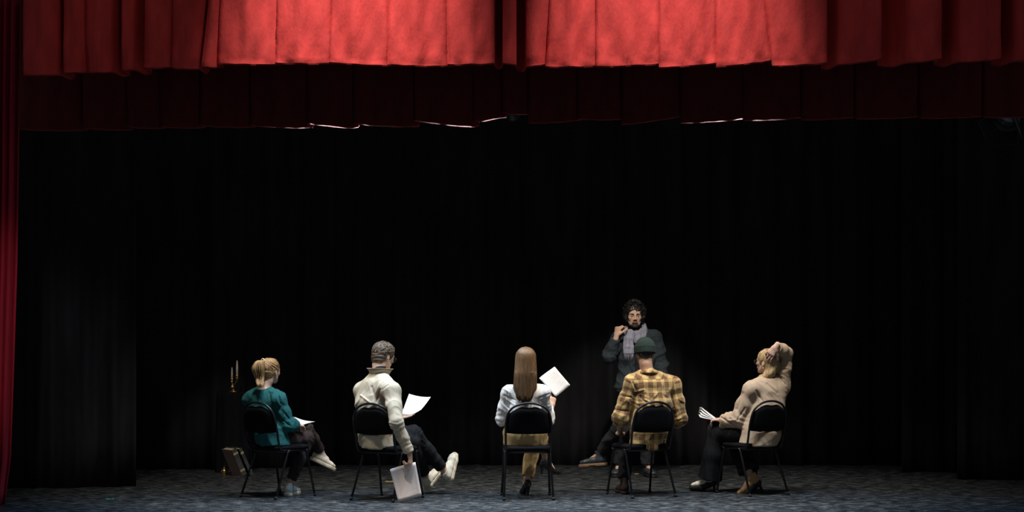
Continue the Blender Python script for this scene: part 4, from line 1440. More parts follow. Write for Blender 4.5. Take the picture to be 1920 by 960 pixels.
# ================================================================== the man in the cream jacket
def man_cream():
    j = dict(hip=J(704, 815, .10), chest=J(699, 757, .02), neck=J(711, 702, .04),
             sL=J(680, 733, .12), sR=J(735, 732, -.08), eR=J(744, 793, -.24), wR=J(768, 851, -.22), eL=J(692, 782, .26), wL=J(743, 779, .38),
             hL=J(694, 822, .17), hR=J(718, 824, .05), kL=J(776, 812, .45), aL=J(833, 883, .66), kR=J(772, 830, .40), aR=J(798, 894, .74))
    tL = nrm((0.16, 0.35, 0.90)); uL = nrm(np.cross(np.cross(tL, j['kL'] - j['aL']), tL))
    tR = nrm((0.45, 0.62, 0.62)); uR = nrm((-.3, -.4, .8))
    push(j, 0.10, ('chest', 'neck', 'sL'), ('eL',)); j['tL'] = foot_tip(j['aL'], tL, uL, 'sneaker'); j['tR'] = foot_tip(j['aR'], tR, uR, 'sneaker')
    H = Head(J(719, 668, .19), (.70, .66, -.30), (0.16, 0.14, 1), 1.0); j['hd'] = H.c
    P = Person('man in a cream zip jacket and glasses, seated with legs stretched out', j, 'm', 'skin', H, 0.054, seat=SEATS[1])
    P.hands = [dict(wr=j['wR'], d=(.12, .12, -1), n=(-.8, .35, -.1), thumb=(.25, .9, 0), curls=[(50, 62, 40), (55, 65, 45), (58, 65, 45), (60, 68, 45)], size=1.0, tcurl=35),
               dict(wr=j['wL'] + np.array((0, 0.01, -.028)), d=(.92, .25, .20), n=(-.15, -.3, 1), thumb=(-.2, .9, .25), curls=(2, 3, 3), size=1.0, tcurl=5)]
    P.body(); P.eyes(); P.face_bits('hair_brown'); P.glasses()
    F = P.field(0.006)
    torso(F, j, 0.020, 'm', 0.11, 0.058, dims=[(0.150, 0.112), (0.152, 0.118), (0.142, 0.105), (0.158, 0.115), (0.140, 0.088)])
    for a, b, c in (('sL', 'eL', 'wL'), ('sR', 'eR', 'wR')):
        sleeve_chain(F, j, a, b, c, [0.070, 0.068, 0.062, 0.052, 0.040], cut=0.06)
    F.cone((j['hip'][0], j['hip'][1], 0.3), (j['hip'][0], j['hip'][1], 0.462), 0.25, 0.25, 0, 'cut', flat=(True, True))
    wd = nrm(j['wR'] - j['eR']); we = lerp(j['eR'], j['wR'], .94)
    F.cone(we - wd * 0.055, we, 0.047, 0.043, 0.006, flat=(True, True))
    seam = lambda V: np.exp(-((V @ np.array((1, 0, 0)) - np.interp(V[:, 2], [j['wR'][2], j['eR'][2], j['sR'][2]], [j['wR'][0] + .002, j['eR'][0] + .012, j['sR'][0] + 0.0])) / 0.004) ** 2)
    cf = cloth([(j['eR'] + (0, 0, -.04), j['wR'] - j['eR']), (lerp(j['eR'], j['wR'], .65), j['wR'] - j['eR']), (j['sR'] + (-.05, 0, -.05), (1, 0, .8)), (j['chest'] + (-.02, -.1, -.03), (1, 0, -1.0))], 0.005, 0.002, 9, 20, 55, eamp=0.006, vert=0.6, creases=[(716, 728, 709, 751, .009, -.020), (700, 724, 709, 753, .008, -.012), (679, 741, 665, 768, .009, .012), (680, 741, 699, 754, .008, .010), (690, 715, 679, 740, .012, .007), (723, 787, 752, 793, .006, -.010), (725, 797, 751, 803, .006, -.010), (735, 815, 757, 812, .005, -.009), (728, 806, 754, 809, .005, .006), (740, 828, 762, 824, .005, -.008), (722, 728, 736, 716, .007, -.010)])
    P.add('jacket', F, 'jacket', lambda V, N: cf(V, N) - 0.0025 * seam(V) * (V[:, 1] < j['sR'][1] + 0.02))
    nf = nrm((.55, .82, -.1))
    collar_band(P.root, 'jacket_collar', j['neck'] + np.array((0.002, 0.004, 0.004)), nrm((.85, -.5, 0)), nrm((.5, .85, 0)), nrm((.10, .16, 1)), 0.084, 0.082, 0.056, 0.034, 'jacket', -2.7, 2.7)
    F = Field(j['neck'] - 0.15, j['neck'] + 0.15, 0.004)
    F.cone(j['neck'] + (0, 0, -.02), lerp(j['neck'], H.p(0, -0.03, -0.06), .62), 0.066, 0.060, 0, flat=(True, True))
    P.add('undershirt_collar', F, 'charcoal')
    F = P.field(0.006)
    torso(F, j, -0.006, 'm', 0.06, 0.03)
    F.half(lerp(j['hip'], j['chest'], .2), (0, 0, 1))
    leg_chain(F, j, 'hL', 'kL', 'aL', [0.092, 0.084, 0.068, 0.060, 0.056], 0.09)
    leg_chain(F, j, 'hR', 'kR', 'aR', [0.092, 0.084, 0.066, 0.058, 0.055], 0.12)
    P.add('trousers', F, 'jeans', cloth([(j['kL'], j['aL'] - j['kL']), (j['kL'] + (-.1, -.05, 0), (1, 0, -.2))], 0.004, 0.002, 15))
    shoe_local('sneaker', P.root, j['aL'], tL, uL, ('canvas', 'sole_white'))
    shoe_local('sneaker', P.root, j['aR'], tR, uR, ('canvas', 'sole_white'))
    F = Field(H.c - 0.2, H.c + 0.2, 0.004); hair_cap(F, H, 0.015, -0.035)
    F.ell(H.p(0, 0.03, 0.085), np.array((0.06, 0.06, 0.035)), H.R, 0.02)
    cap = F.mesh(lambda V, N: 0.0025 * ridge(V, (60, 60, 90), 4) + 0.001 * wobble(V, 220, 8))
    g = np.random.default_rng(8); paths = []
    for i in range(150):
        th = g.uniform(-2.6, 2.6); ph = g.uniform(0.0, 1.9) if abs(th) < 1.3 else g.uniform(0.2, 1.35)
        d = g.uniform(0.25, 0.5)
        paths.append([head_surf(H, th + 0.10 * q * g.uniform(-1, 1), ph + d * q / 3, 0.0125 + 0.004 * math.sin(q * 1.1)) for q in range(4)])
    l = locks_mesh(paths, 0.0048)
    join_mesh('hair', [cap, (l.v, l.f)], 'hair_brown', P.root)
    paper_sheet('script_page', [J(767, 740, .56), J(808, 745, .62), J(790, 770, .42), J(753, 779, .40)], (0, 0, -0.018), 'paper',
                'curling white page in the raised hand of the man in the cream jacket')
    paper_sheet('script_page', [J(731, 880, -.195), J(779, 866, -.168), J(791, 929, -.172), J(747, 941, -.20)], (0, 0.006, 0), 'paper_warm_tint',
                'printed page dangling beside the chair of the man in the cream jacket', ripple=0.002)


# ================================================================== the long-haired woman in white
def woman_white():
    j = dict(hip=J(985, 815, .23), chest=J(984, 768, .17), neck=J(985, 726, .16),
             sL=J(952, 738, .19), sR=J(1018, 738, .17), eL=J(943, 786, .25), wL=J(966, 800, .46), eR=J(1026, 786, .26), wR=J(1034, 762, .44),
             hL=J(968, 822, .25), hR=J(1002, 822, .25), kR=J(1003, 822, .68), aR=J(988, 894, .56), kL=J(1009, 802, .67), aL=J(1023, 858, .88))
    tR = nrm((-.28, .95, 0)); j['aR'] = ground_ankle(j['aR'], None, None, 'pump')
    tL = nrm((.80, .55, -.08))
    uL = nrm((-.05, 0, 1)); j['tR'] = foot_tip(j['aR'], tR, (0, 0, 1), 'pump'); j['tL'] = foot_tip(j['aL'], tL, uL, 'pump')
    H = Head(J(986, 678, .16), (.10, .97, -.15), (0, 0, 1), 0.96); j['hd'] = H.c
    P = Person('woman in a white blouse with long straight brown hair, seated reading', j, 'f', 'skin', H, 0.047, seat=SEATS[2])
    P.hands = [dict(wr=j['wR'], d=(.12, .25, 1), n=(-.35, .9, 0), thumb=(-.9, -.2, .1), curls=[(10, 20, 10), (35, 45, 30), (45, 50, 35), (50, 55, 35)], size=0.92),
               dict(wr=j['wL'], d=(.6, .7, -.1), n=(0, 0, -1), thumb=(.6, -.7, 0), curls=(20, 30, 20), size=0.9)]
    P.body(); P.eyes(); P.face_bits('hair_long')
    F = P.field(0.006)
    torso(F, j, 0.016, 'f', 0.02, 0.050)
    for a, b, c in (('sL', 'eL', 'wL'), ('sR', 'eR', 'wR')):
        sleeve_chain(F, j, a, b, c, [0.060, 0.060, 0.058, 0.048, 0.034], cut=0.10)
    P.add('blouse', F, 'blouse', cloth([(j['eL'], j['eL'] - j['sL']), (j['eR'], j['eR'] - j['sR']), (lerp(j['sL'], j['eL'], .4), (.6, 0, 1)), (lerp(j['sR'], j['eR'], .4), (-.6, 0, 1))], 0.007, 0.003, 21, 26, 62, eamp=0.006, vert=0.5, creases=[(945, 741, 967, 750, .007, -.014), (946, 755, 956, 769, .007, -.014), (950, 748, 966, 759, .006, .009), (938, 768, 950, 778, .006, -.012), (1010, 745, 1029, 738, .007, -.014), (1016, 750, 1029, 768, .007, -.014), (1010, 752, 1024, 760, .006, .009), (1022, 772, 1032, 780, .006, -.012), (955, 735, 945, 728, .01, .008)]))
    F = P.field(0.006)
    torso(F, j, 0.014, 'f', 0.06, 0.03, dims=[(0.185, 0.125), (0.180, 0.12), (0.13, 0.095), (0.10, 0.08), (0.09, 0.07)])
    F.half(lerp(j['hip'], j['chest'], .5), (0, 0, 1))
    leg_chain(F, j, 'hL', 'kL', 'aL', [0.095, 0.085, 0.066, 0.058, 0.048], 0.22)
    leg_chain(F, j, 'hR', 'kR', 'aR', [0.095, 0.086, 0.068, 0.064, 0.056], 0.04)
    P.add('trousers', F, 'khaki', cloth([(j['kR'] + (0, -.1, -.05), (0, 0, 1))], 0.005, 0.0025, 25, vert=0.5))
    shoe_local('pump', P.root, j['aR'], tR, (0, 0, 1), ('black_leather', 'black_leather'))
    shoe_local('pump', P.root, j['aL'], tL, uL, ('black_leather', 'black_leather'))
    # hair
    F = Field(H.c - (0.2, 0.2, 0.45), H.c + 0.2, 0.005); hair_cap(F, H, 0.012, 0.0, True)
    by = H.c[1] - 0.085
    F.chain([H.p(0, -0.06, 0.02), np.array((H.c[0] - .003, by - .01, H.c[2] - 0.10)), np.array((H.c[0] - .008, by - .010, H.c[2] - 0.24)), np.array((H.c[0] - 0.012, by - .02, J(0, 748, .1)[2]))],
            [(0.076, 0.045), (0.090, 0.036), (0.094, 0.030), (0.070, 0.016)], 0.006, side=(1, 0, 0), kk=0.006)
    cap = F.mesh(lambda V, N: 0.0035 * ridge(V, (95, 95, 5), 6) + 0.002 * wobble(V, (230, 230, 10), 2))
    g = np.random.default_rng(5); paths = []
    for i in range(130):
        u = g.uniform(-1, 1); th = u * 1.75
        zend = J(0, g.uniform(744, 759) - 18 * abs(u) ** 2, .1)[2]
        pts = [head_surf(H, th * 0.6, 0.12, 0.017), head_surf(H, th * 0.9, 0.6, 0.018), head_surf(H, th, 1.15, 0.019), head_surf(H, th, 1.6, 0.019)]
        b = pts[-1]
        back = np.array((H.c[0] - 0.004 + 0.100 * math.sin(u * 1.4), by - 0.044 * math.cos(u * 1.4), H.c[2] - 0.11))
        b2 = np.array((H.c[0] - 0.008 + 0.104 * math.sin(u * 1.4), by - 0.012 - 0.034 * math.cos(u * 1.4), H.c[2] - 0.24))
        e = np.array((H.c[0] - 0.012 + 0.078 * u, by - 0.026 - 0.022 * math.cos(u * 1.4), zend))
        md_ = lambda q: lerp(b, back, q)
        paths.append(spline(pts + [md_(.33), md_(.66), back, lerp(back, b2, .5), b2, e], 3))
    l = locks_mesh(paths, 0.0068)
    join_mesh('hair', [cap, (l.v, l.f)], 'hair_long', P.root)
    paper_sheet('script_page', [J(1011, 709, .45), J(1040, 687, .52), J(1069, 722, .53), J(1042, 744, .46)], (0, 0.012, 0), 'paper_text',
                'tilted printed page held up by the long-haired woman in white', ripple=0.002)


# ================================================================== the man in the plaid shirt
def man_plaid():
    j = dict(hip=J(1216, 812, .44), chest=J(1222, 756, .37), neck=J(1213, 700, .38),
             sL=J(1186, 721, .32), sR=J(1261, 722, .47), eL=J(1164, 780, .36), wL=J(1162, 813, .60), eR=J(1275, 784, .50), wR=J(1252, 800, .72),
             hL=J(1201, 820, .40), hR=J(1232, 820, .48), kL=J(1176, 820, .82), aL=J(1170, 902, .68), kR=J(1163, 802, .84), aR=J(1124, 852, .98))
    tL = nrm((-.18, .95, 0)); j['aL'] = ground_ankle(j['aL'], None, None, 'derby')
    tR = nrm(J(1084, 862, 1.08) - J(1120, 853, .98))
    tR = nrm((-.85, .48, -.10)); uR = nrm((.1, 0, 1)); push(j, 0.08); j['tL'] = foot_tip(j['aL'], tL, (0, 0, 1), 'derby'); j['tR'] = foot_tip(j['aR'], tR, uR, 'derby')
    H = Head(J(1209, 663, .50), (-.12, .98, -.12), (0, 0, 1), 1.0); j['hd'] = H.c
    P = Person('man in a mustard plaid shirt and dark green beanie, seated', j, 'm', 'skin_brown', H, 0.057, seat=SEATS[3])
    P.hands = [dict(wr=j['wL'], d=(.55, .8, -.05), n=(.2, 0, -1), thumb=(.7, -.5, 0), curls=(20, 30, 20)),
               dict(wr=j['wR'], d=(-.7, .6, -.1), n=(0, 0, -1), thumb=(-.5, -.7, 0), curls=(20, 30, 20))]
    P.body(); P.eyes(); P.face_bits('hair_black')
    F = P.field(0.006)
    torso(F, j, 0.022, 'm', 0.13, 0.062, dims=[(0.152, 0.10), (0.156, 0.105), (0.160, 0.105), (0.168, 0.115), (0.146, 0.088)])
    sleeve_chain(F, j, 'sL', 'eL', 'wL', [0.076, 0.074, 0.072, 0.070, 0.066], cut=0.72)
    sleeve_chain(F, j, 'sR', 'eR', 'wR', [0.076, 0.072, 0.068, 0.062, 0.056], cut=0.40)
    # rolled cuff
    e0 = lerp(j['eL'], j['wL'], .12); e1 = lerp(j['eL'], j['wL'], .32)
    F.cone(e0, e1, 0.079, 0.077, 0.008, flat=(True, True))
    F.cone(j['hip'] + (-.10, 0, .06), j['hip'] + (-.125, .02, -.10), (0.035, 0.08), (0.02, 0.07), 0.03)
    cf = cloth([(j['eL'], j['eL'] - j['sL']), (j['eR'], j['eR'] - j['sR']), (j['chest'] + (-.09, -.12, .03), (.8, 0, 1)), (j['chest'] + (.02, -.12, -.03), (-1, 0, .8))], 0.006, 0.003, 33, 22, 50, vert=0.7, creases=[(1187, 718, 1197, 737, .010, -.018), (1190, 735, 1207, 731, .007, .012), (1226, 746, 1234, 737, .008, .014), (1246, 741, 1254, 748, .008, -.012), (1160, 741, 1184, 745, .008, -.012), (1263, 745, 1267, 766, .008, -.016), (1275, 750, 1284, 756, .008, .012), (1154, 768, 1178, 772, .007, -.010), (1200, 745, 1215, 757, .009, -.010)], yc=0.3)
    F.half((0, 0, 0.428), (0, 0, -1)); sit(F, P.seat)
    V, Q = F.mesh(None, 1)
    # cloth coordinates (for the woven check) before the folds are added
    uv = np.zeros((len(V), 3))
    r = nrm((.92, .39, 0)); up = nrm(j['neck'] - j['hip'])
    uv[:, 0] = (V - j['hip']) @ r; uv[:, 1] = (V - j['hip']) @ up
    yz = J(0, 712, .3)[2]
    m = (V[:, 2] > yz) & (V[:, 2] < 9)
    a = 0.78
    d0 = V - j['neck']
    q0, q1 = d0 @ r, d0 @ up
    uv[m, 0] = (q0 * math.cos(a) + q1 * math.sin(a))[m]; uv[m, 1] = (-q0 * math.sin(a) + q1 * math.cos(a))[m]
    for S, E, W in ((j['sL'], j['eL'], j['wL']), (j['sR'], j['eR'], j['wR'])):
        out = nrm(S - j['chest'])
        for A, B, off in ((S, E, 0), (E, W, np.linalg.norm(E - S))):
            ax = nrm(B - A); L = np.linalg.norm(B - A)
            t = (V - A) @ ax
            dist = np.linalg.norm(V - A - np.clip(t, 0, L)[:, None] * ax, axis=1)
            away = (V - j['chest']) @ nrm(out * (1, 1, 0)) > (0.155 if A is S else 0.12)
            mm = (dist < 0.095) & away & (t > -0.03)
            sd = nrm(np.cross(ax, (0, 1, 0)))
            w2 = np.cross(ax, sd)
            ang = np.arctan2((V - A) @ sd, (V - A) @ w2)
            uv[mm, 1] = (t + off)[mm]; uv[mm, 0] = (ang * 0.075)[mm] + 0.02
    N = normals(V, Q)
    yoke = 0.004 * ((V[:, 2] > yz) & (V[:, 1] < j['neck'][1] - 0.02))
    pleat = -0.006 * np.exp(-(((V - j['hip']) @ r - 0.035) / 0.006) ** 2) * (V[:, 2] < yz) * (V[:, 2] > yz - 0.16) * (N[:, 1] < -.3)
    V2 = press(V + N * (cf(V, N) + yoke + pleat)[:, None], P.seat)
    o = link_mesh('shirt', V2, Q, M['plaid'], P.root)
    at = o.data.attributes.new('cloth', 'FLOAT_VECTOR', 'POINT')
    at.data.foreach_set('vector', uv.astype(np.float32).ravel())
    c = collar_band(P.root, 'shirt_collar', j['neck'] + np.array((0.002, 0.0, 0.0)), nrm((.95, .2, 0)), nrm((-.2, .95, 0)), (0, 0, 1), 0.066, 0.066, 0.036, 0.010, 'plaid', -2.7, 2.7, fold=1.0)
    co = np.array([v.co for v in c.data.vertices])
    at = c.data.attributes.new('cloth', 'FLOAT_VECTOR', 'POINT')
    at.data.foreach_set('vector', np.stack([co[:, 0] * 1.2 + co[:, 2], co[:, 2] - co[:, 0] * .9, co[:, 0] * 0], 1).astype(np.float32).ravel())
    F = P.field(0.006)
    torso(F, j, 0.006, 'm', 0.06, 0.03)
    F.half(lerp(j['hip'], j['chest'], .3), (0, 0, 1))
    leg_chain(F, j, 'hL', 'kL', 'aL', [0.094, 0.088, 0.072, 0.064, 0.058], 0.08)
    leg_chain(F, j, 'hR', 'kR', 'aR', [0.094, 0.088, 0.072, 0.066, 0.058], 0.12)
    P.add('trousers', F, 'jeans', cloth([(j['kR'], j['aR'] - j['kR'])], 0.005, 0.002, 35))
    shoe_local('derby', P.root, j['aL'], tL, (0, 0, 1), ('brown_leather', 'sole_dark'))
    shoe_local('derby', P.root, j['aR'], tR, uR, ('blue_leather', 'sole_brown'))
    # cropped hair + beanie
    F = Field(H.c - 0.2, H.c + 0.2, 0.004); hair_cap(F, H, 0.0015, -0.005)
    P.add('hair', F, 'hair_black')
    F = Field(H.c - 0.2, H.c + 0.22, 0.0035)
    F.ell(H.p(0, -0.014, 0.045), (0.094, 0.112, 0.106), H.R)
    F.half(H.p(0, -0.03, 0.012), H.R @ nrm((0, -0.10, -1)))
    rib = lambda V, N: 0.0018 * np.sin(60 * np.arctan2(H.loc(V)[:, 0], H.loc(V)[:, 1] + 0.012))
    b = P.add('beanie', F, 'beanie', rib)
    F = Field(H.c - 0.2, H.c + 0.2, 0.0035)
    F.cone(H.p(0, -0.014, 0.000), H.p(0, -0.012, 0.066), (0.097, 0.116), (0.100, 0.118), 0, side=H.R[:, 0], flat=(True, True))
    V, Q = F.mesh(rib, 2)
    link_mesh('beanie_cuff', V, Q, M['beanie'], b)


# ================================================================== the woman with her hand on her head
def woman_oat():
    j = dict(hip=J(1426, 815, .60), chest=J(1437, 762, .53), neck=J(1438, 713, .55),
             sL=J(1408, 731, .46), sR=J(1464, 722, .63), eR=J(1474, 662, .60), wR=J(1455, 650, .44), eL=J(1385, 786, .55), wL=J(1352, 787, .72),
             hL=J(1410, 820, .54), hR=J(1441, 822, .66), kL=J(1346, 806, .85), aL=J(1330, 900, .92), kR=J(1380, 822, .97), aR=J(1408, 893, .72))
    tL = nrm((-.93, .35, 0)); j['aL'] = ground_ankle(j['aL'], None, None, 'mule')
    tR = nrm((-.90, .22, -.34))
    push(j, 0.10, ('chest', 'neck', 'sL', 'sR', 'eR', 'wR'), ('eL',)); j['tL'] = foot_tip(j['aL'], tL, (0, 0, 1), 'mule'); j['tR'] = foot_tip(j['aR'], tR, (-.33, 0, .9), 'mule')
    H = Head(J(1438, 679, .68), (-.78, .62, .04), (.10, -.10, 1), 0.96); j['hd'] = H.c
    P = Person('blonde woman in an oatmeal jumper resting one hand on her head', j, 'f', 'skin', H, 0.047, seat=SEATS[4])
    P.hands = [dict(wr=j['wR'], d=(-.55, .05, -.75), n=(-.1, 1, -.1), thumb=(.7, -.1, -.6), curls=[(14, 22, 14), (20, 24, 14), (24, 26, 16), (28, 28, 18)], size=0.98, spread=0.6, tcurl=10),
               dict(wr=j['wL'], d=(-.8, .6, 0), n=(0, .2, -1), thumb=(.4, .8, .2), curls=(30, 40, 30), size=0.9)]
    P.body(); P.eyes(); P.face_bits('hair_pale'); P.glasses()
    m = MB(); e = H.p(-0.083, -0.004, -0.044); m.tube([e + 0.009 * np.array((math.cos(a), 0.3 * math.cos(a), math.sin(a))) for a in np.linspace(0, 2 * PI, 12)[:-1]], 0.003, 6, True)
    m.build('earring', M['gold'], P.root)
    F = P.field(0.006)
    torso(F, j, 0.026, 'f', 0.12, 0.056, dims=[(0.165, 0.125), (0.165, 0.122), (0.152, 0.110), (0.146, 0.105), (0.122, 0.075)])
    fo = nrm((-.515, .857, 0))
    F.cone(j['hip'] + (0, 0, .0), j['hip'] + fo * 0.10 + (0, 0, 0.03), 0.125, 0.125, 0.05)
    sleeve_chain(F, j, 'sL', 'eL', 'wL', [0.074, 0.074, 0.072, 0.068, 0.056], cut=0.04)
    sleeve_chain(F, j, 'sR', 'eR', 'wR', [0.080, 0.066, 0.052, 0.052, 0.050], cut=0.12)
    F.cone((j['hip'][0], j['hip'][1], 0.2), (j['hip'][0], j['hip'][1], 0.455), 0.3, 0.3, 0, 'cut', flat=(True, True))
    F.cone(lerp(j['eL'], j['wL'], .7), lerp(j['eL'], j['wL'], .9) + (0, 0, -.05), 0.05, 0.03, 0.03)
    F.cone(lerp(j['sR'], j['eR'], .2), j['chest'] + (.08, .03, 0), 0.06, 0.08, 0.05)
    F.cone(j['neck'] + (0, 0, 0.040), j['neck'] + (0, 0, 0.12), 0.070, 0.10, 0.01, 'cut')
    P.add('jumper', F, 'sweater', cloth([(j['eL'], j['eL'] - j['sL']), (lerp(j['eL'], j['wL'], .6), j['wL'] - j['eL']), (lerp(j['sR'], j['eR'], .5), (0, 0, 1)), (lerp(j['sR'], j['chest'], .3), (1, 0, .5))], 0.007, 0.0025, 43, 20, 52, eamp=0.007, vert=0.6, creases=[(1467, 700, 1478, 735, .006, .010), (1455, 699, 1473, 712, .008, -.016), (1462, 703, 1476, 722, .007, -.012), (1393, 737, 1383, 768, .010, -.014), (1418, 733, 1432, 757, .010, -.012), (1349, 781, 1380, 799, .008, -.014), (1383, 788, 1397, 765, .008, -.012), (1365, 790, 1382, 787, .006, .010), (1440, 720, 1458, 738, .010, -.010), (1466, 690, 1481, 694, .006, -.008), (1463, 678, 1479, 680, .006, -.008)], yc=0.5))
    F = P.field(0.006)
    torso(F, j, 0.008, 'f', 0.06, 0.03)
    F.half(lerp(j['hip'], j['chest'], .3), (0, 0, 1))
    A = j['aL'] + (0.005, 0, -.045)
    F.chain([lerp(j['hL'], j['hip'], .35), lerp(j['hL'], j['kL'], .5), j['kL'], lerp(j['kL'], A, .5), A], [0.078, 0.090, 0.088, 0.098, 0.112], 0.03, flat=(False, True), kk=0.04)
    B = lerp(j['kR'], j['aR'], .86)
    F.chain([lerp(j['hR'], j['hip'], .35), lerp(j['hR'], j['kR'], .5), j['kR'], lerp(j['kR'], B, .5), B], [0.078, 0.090, 0.088, 0.092, 0.098], 0.03, flat=(False, True), kk=0.04)
    P.add('trousers', F, 'jeans', cloth([(j['kL'], (1, 0, .5))], 0.006, 0.002, 45, 30, vert=0.25))
    shoe_local('mule', P.root, j['aL'], tL, (0, 0, 1), ('cream_leather', 'sole_dark'))
    u, low = shoe_local('mule', P.root, j['aR'], tR, (-.33, 0, .9), ('tan_leather', 'sole_dark'))
    # hair: loose, pulled over one shoulder
    F = Field(H.c - 0.28, H.c + 0.24, 0.0045); hair_cap(F, H, 0.014, -0.045)
    F.chain([H.p(0.0, -0.07, -0.03), H.p(-0.03, -0.06, -0.10), H.p(-0.07, 0.01, -0.155), H.p(-0.075, 0.06, -0.20)], [0.055, 0.040, 0.028, 0.015], 0.03)
    cap = F.mesh(lambda V, N: 0.004 * ridge(V, (80, 80, 22), 14) + 0.002 * wobble(V, (200, 200, 50), 3))
    g = np.random.default_rng(15); paths = []
    for i in range(120):
        th = g.uniform(-2.0, 2.3); ph = g.uniform(0.1, 0.8)
        pts = [head_surf(H, th, ph + 0.32 * q, 0.015 + 0.003 * math.sin(q + i)) for q in range(4)]
        if abs(th) < 1.3:
            pts.append(H.p(g.uniform(-0.05, 0.04), -0.075 + g.uniform(-.015, .02), -0.07 - g.uniform(0, .05)))
        paths.append(spline(pts, 3))
    for i in range(26):
        a = g.normal(size=3) * 0.011
        paths.append(spline([H.p(0.0, -0.085, -0.04) + a, H.p(-0.04, -0.07, -0.11) + a, H.p(-0.075, 0.0, -0.16) + a * .9, H.p(-0.08, 0.07, -0.205 - 0.02 * g.random()) + a * 1.2], 4))
    l = locks_mesh(paths, 0.0052)
    join_mesh('hair', [cap, (l.v, l.f)], 'hair_pale', P.root)
    # folded script pages: a small sheaf
    for k in range(4):
        dz = 0.006 * k
        paper_sheet('script_page', [J(1308 + 1.0 * k, 776 - 4 * k, .94), J(1312 + 2 * k, 781 - 5 * k, .86), J(1342, 788 - .6 * k, .77), J(1341, 784 - .6 * k, .84)], (0, 0, 0.006 + 0.003 * k), 'paper',
                    ('white page, %s in the sheaf held by the woman in the oatmeal jumper' % ('lowest', 'second lowest', 'second highest', 'topmost')[k]), ripple=0.003)


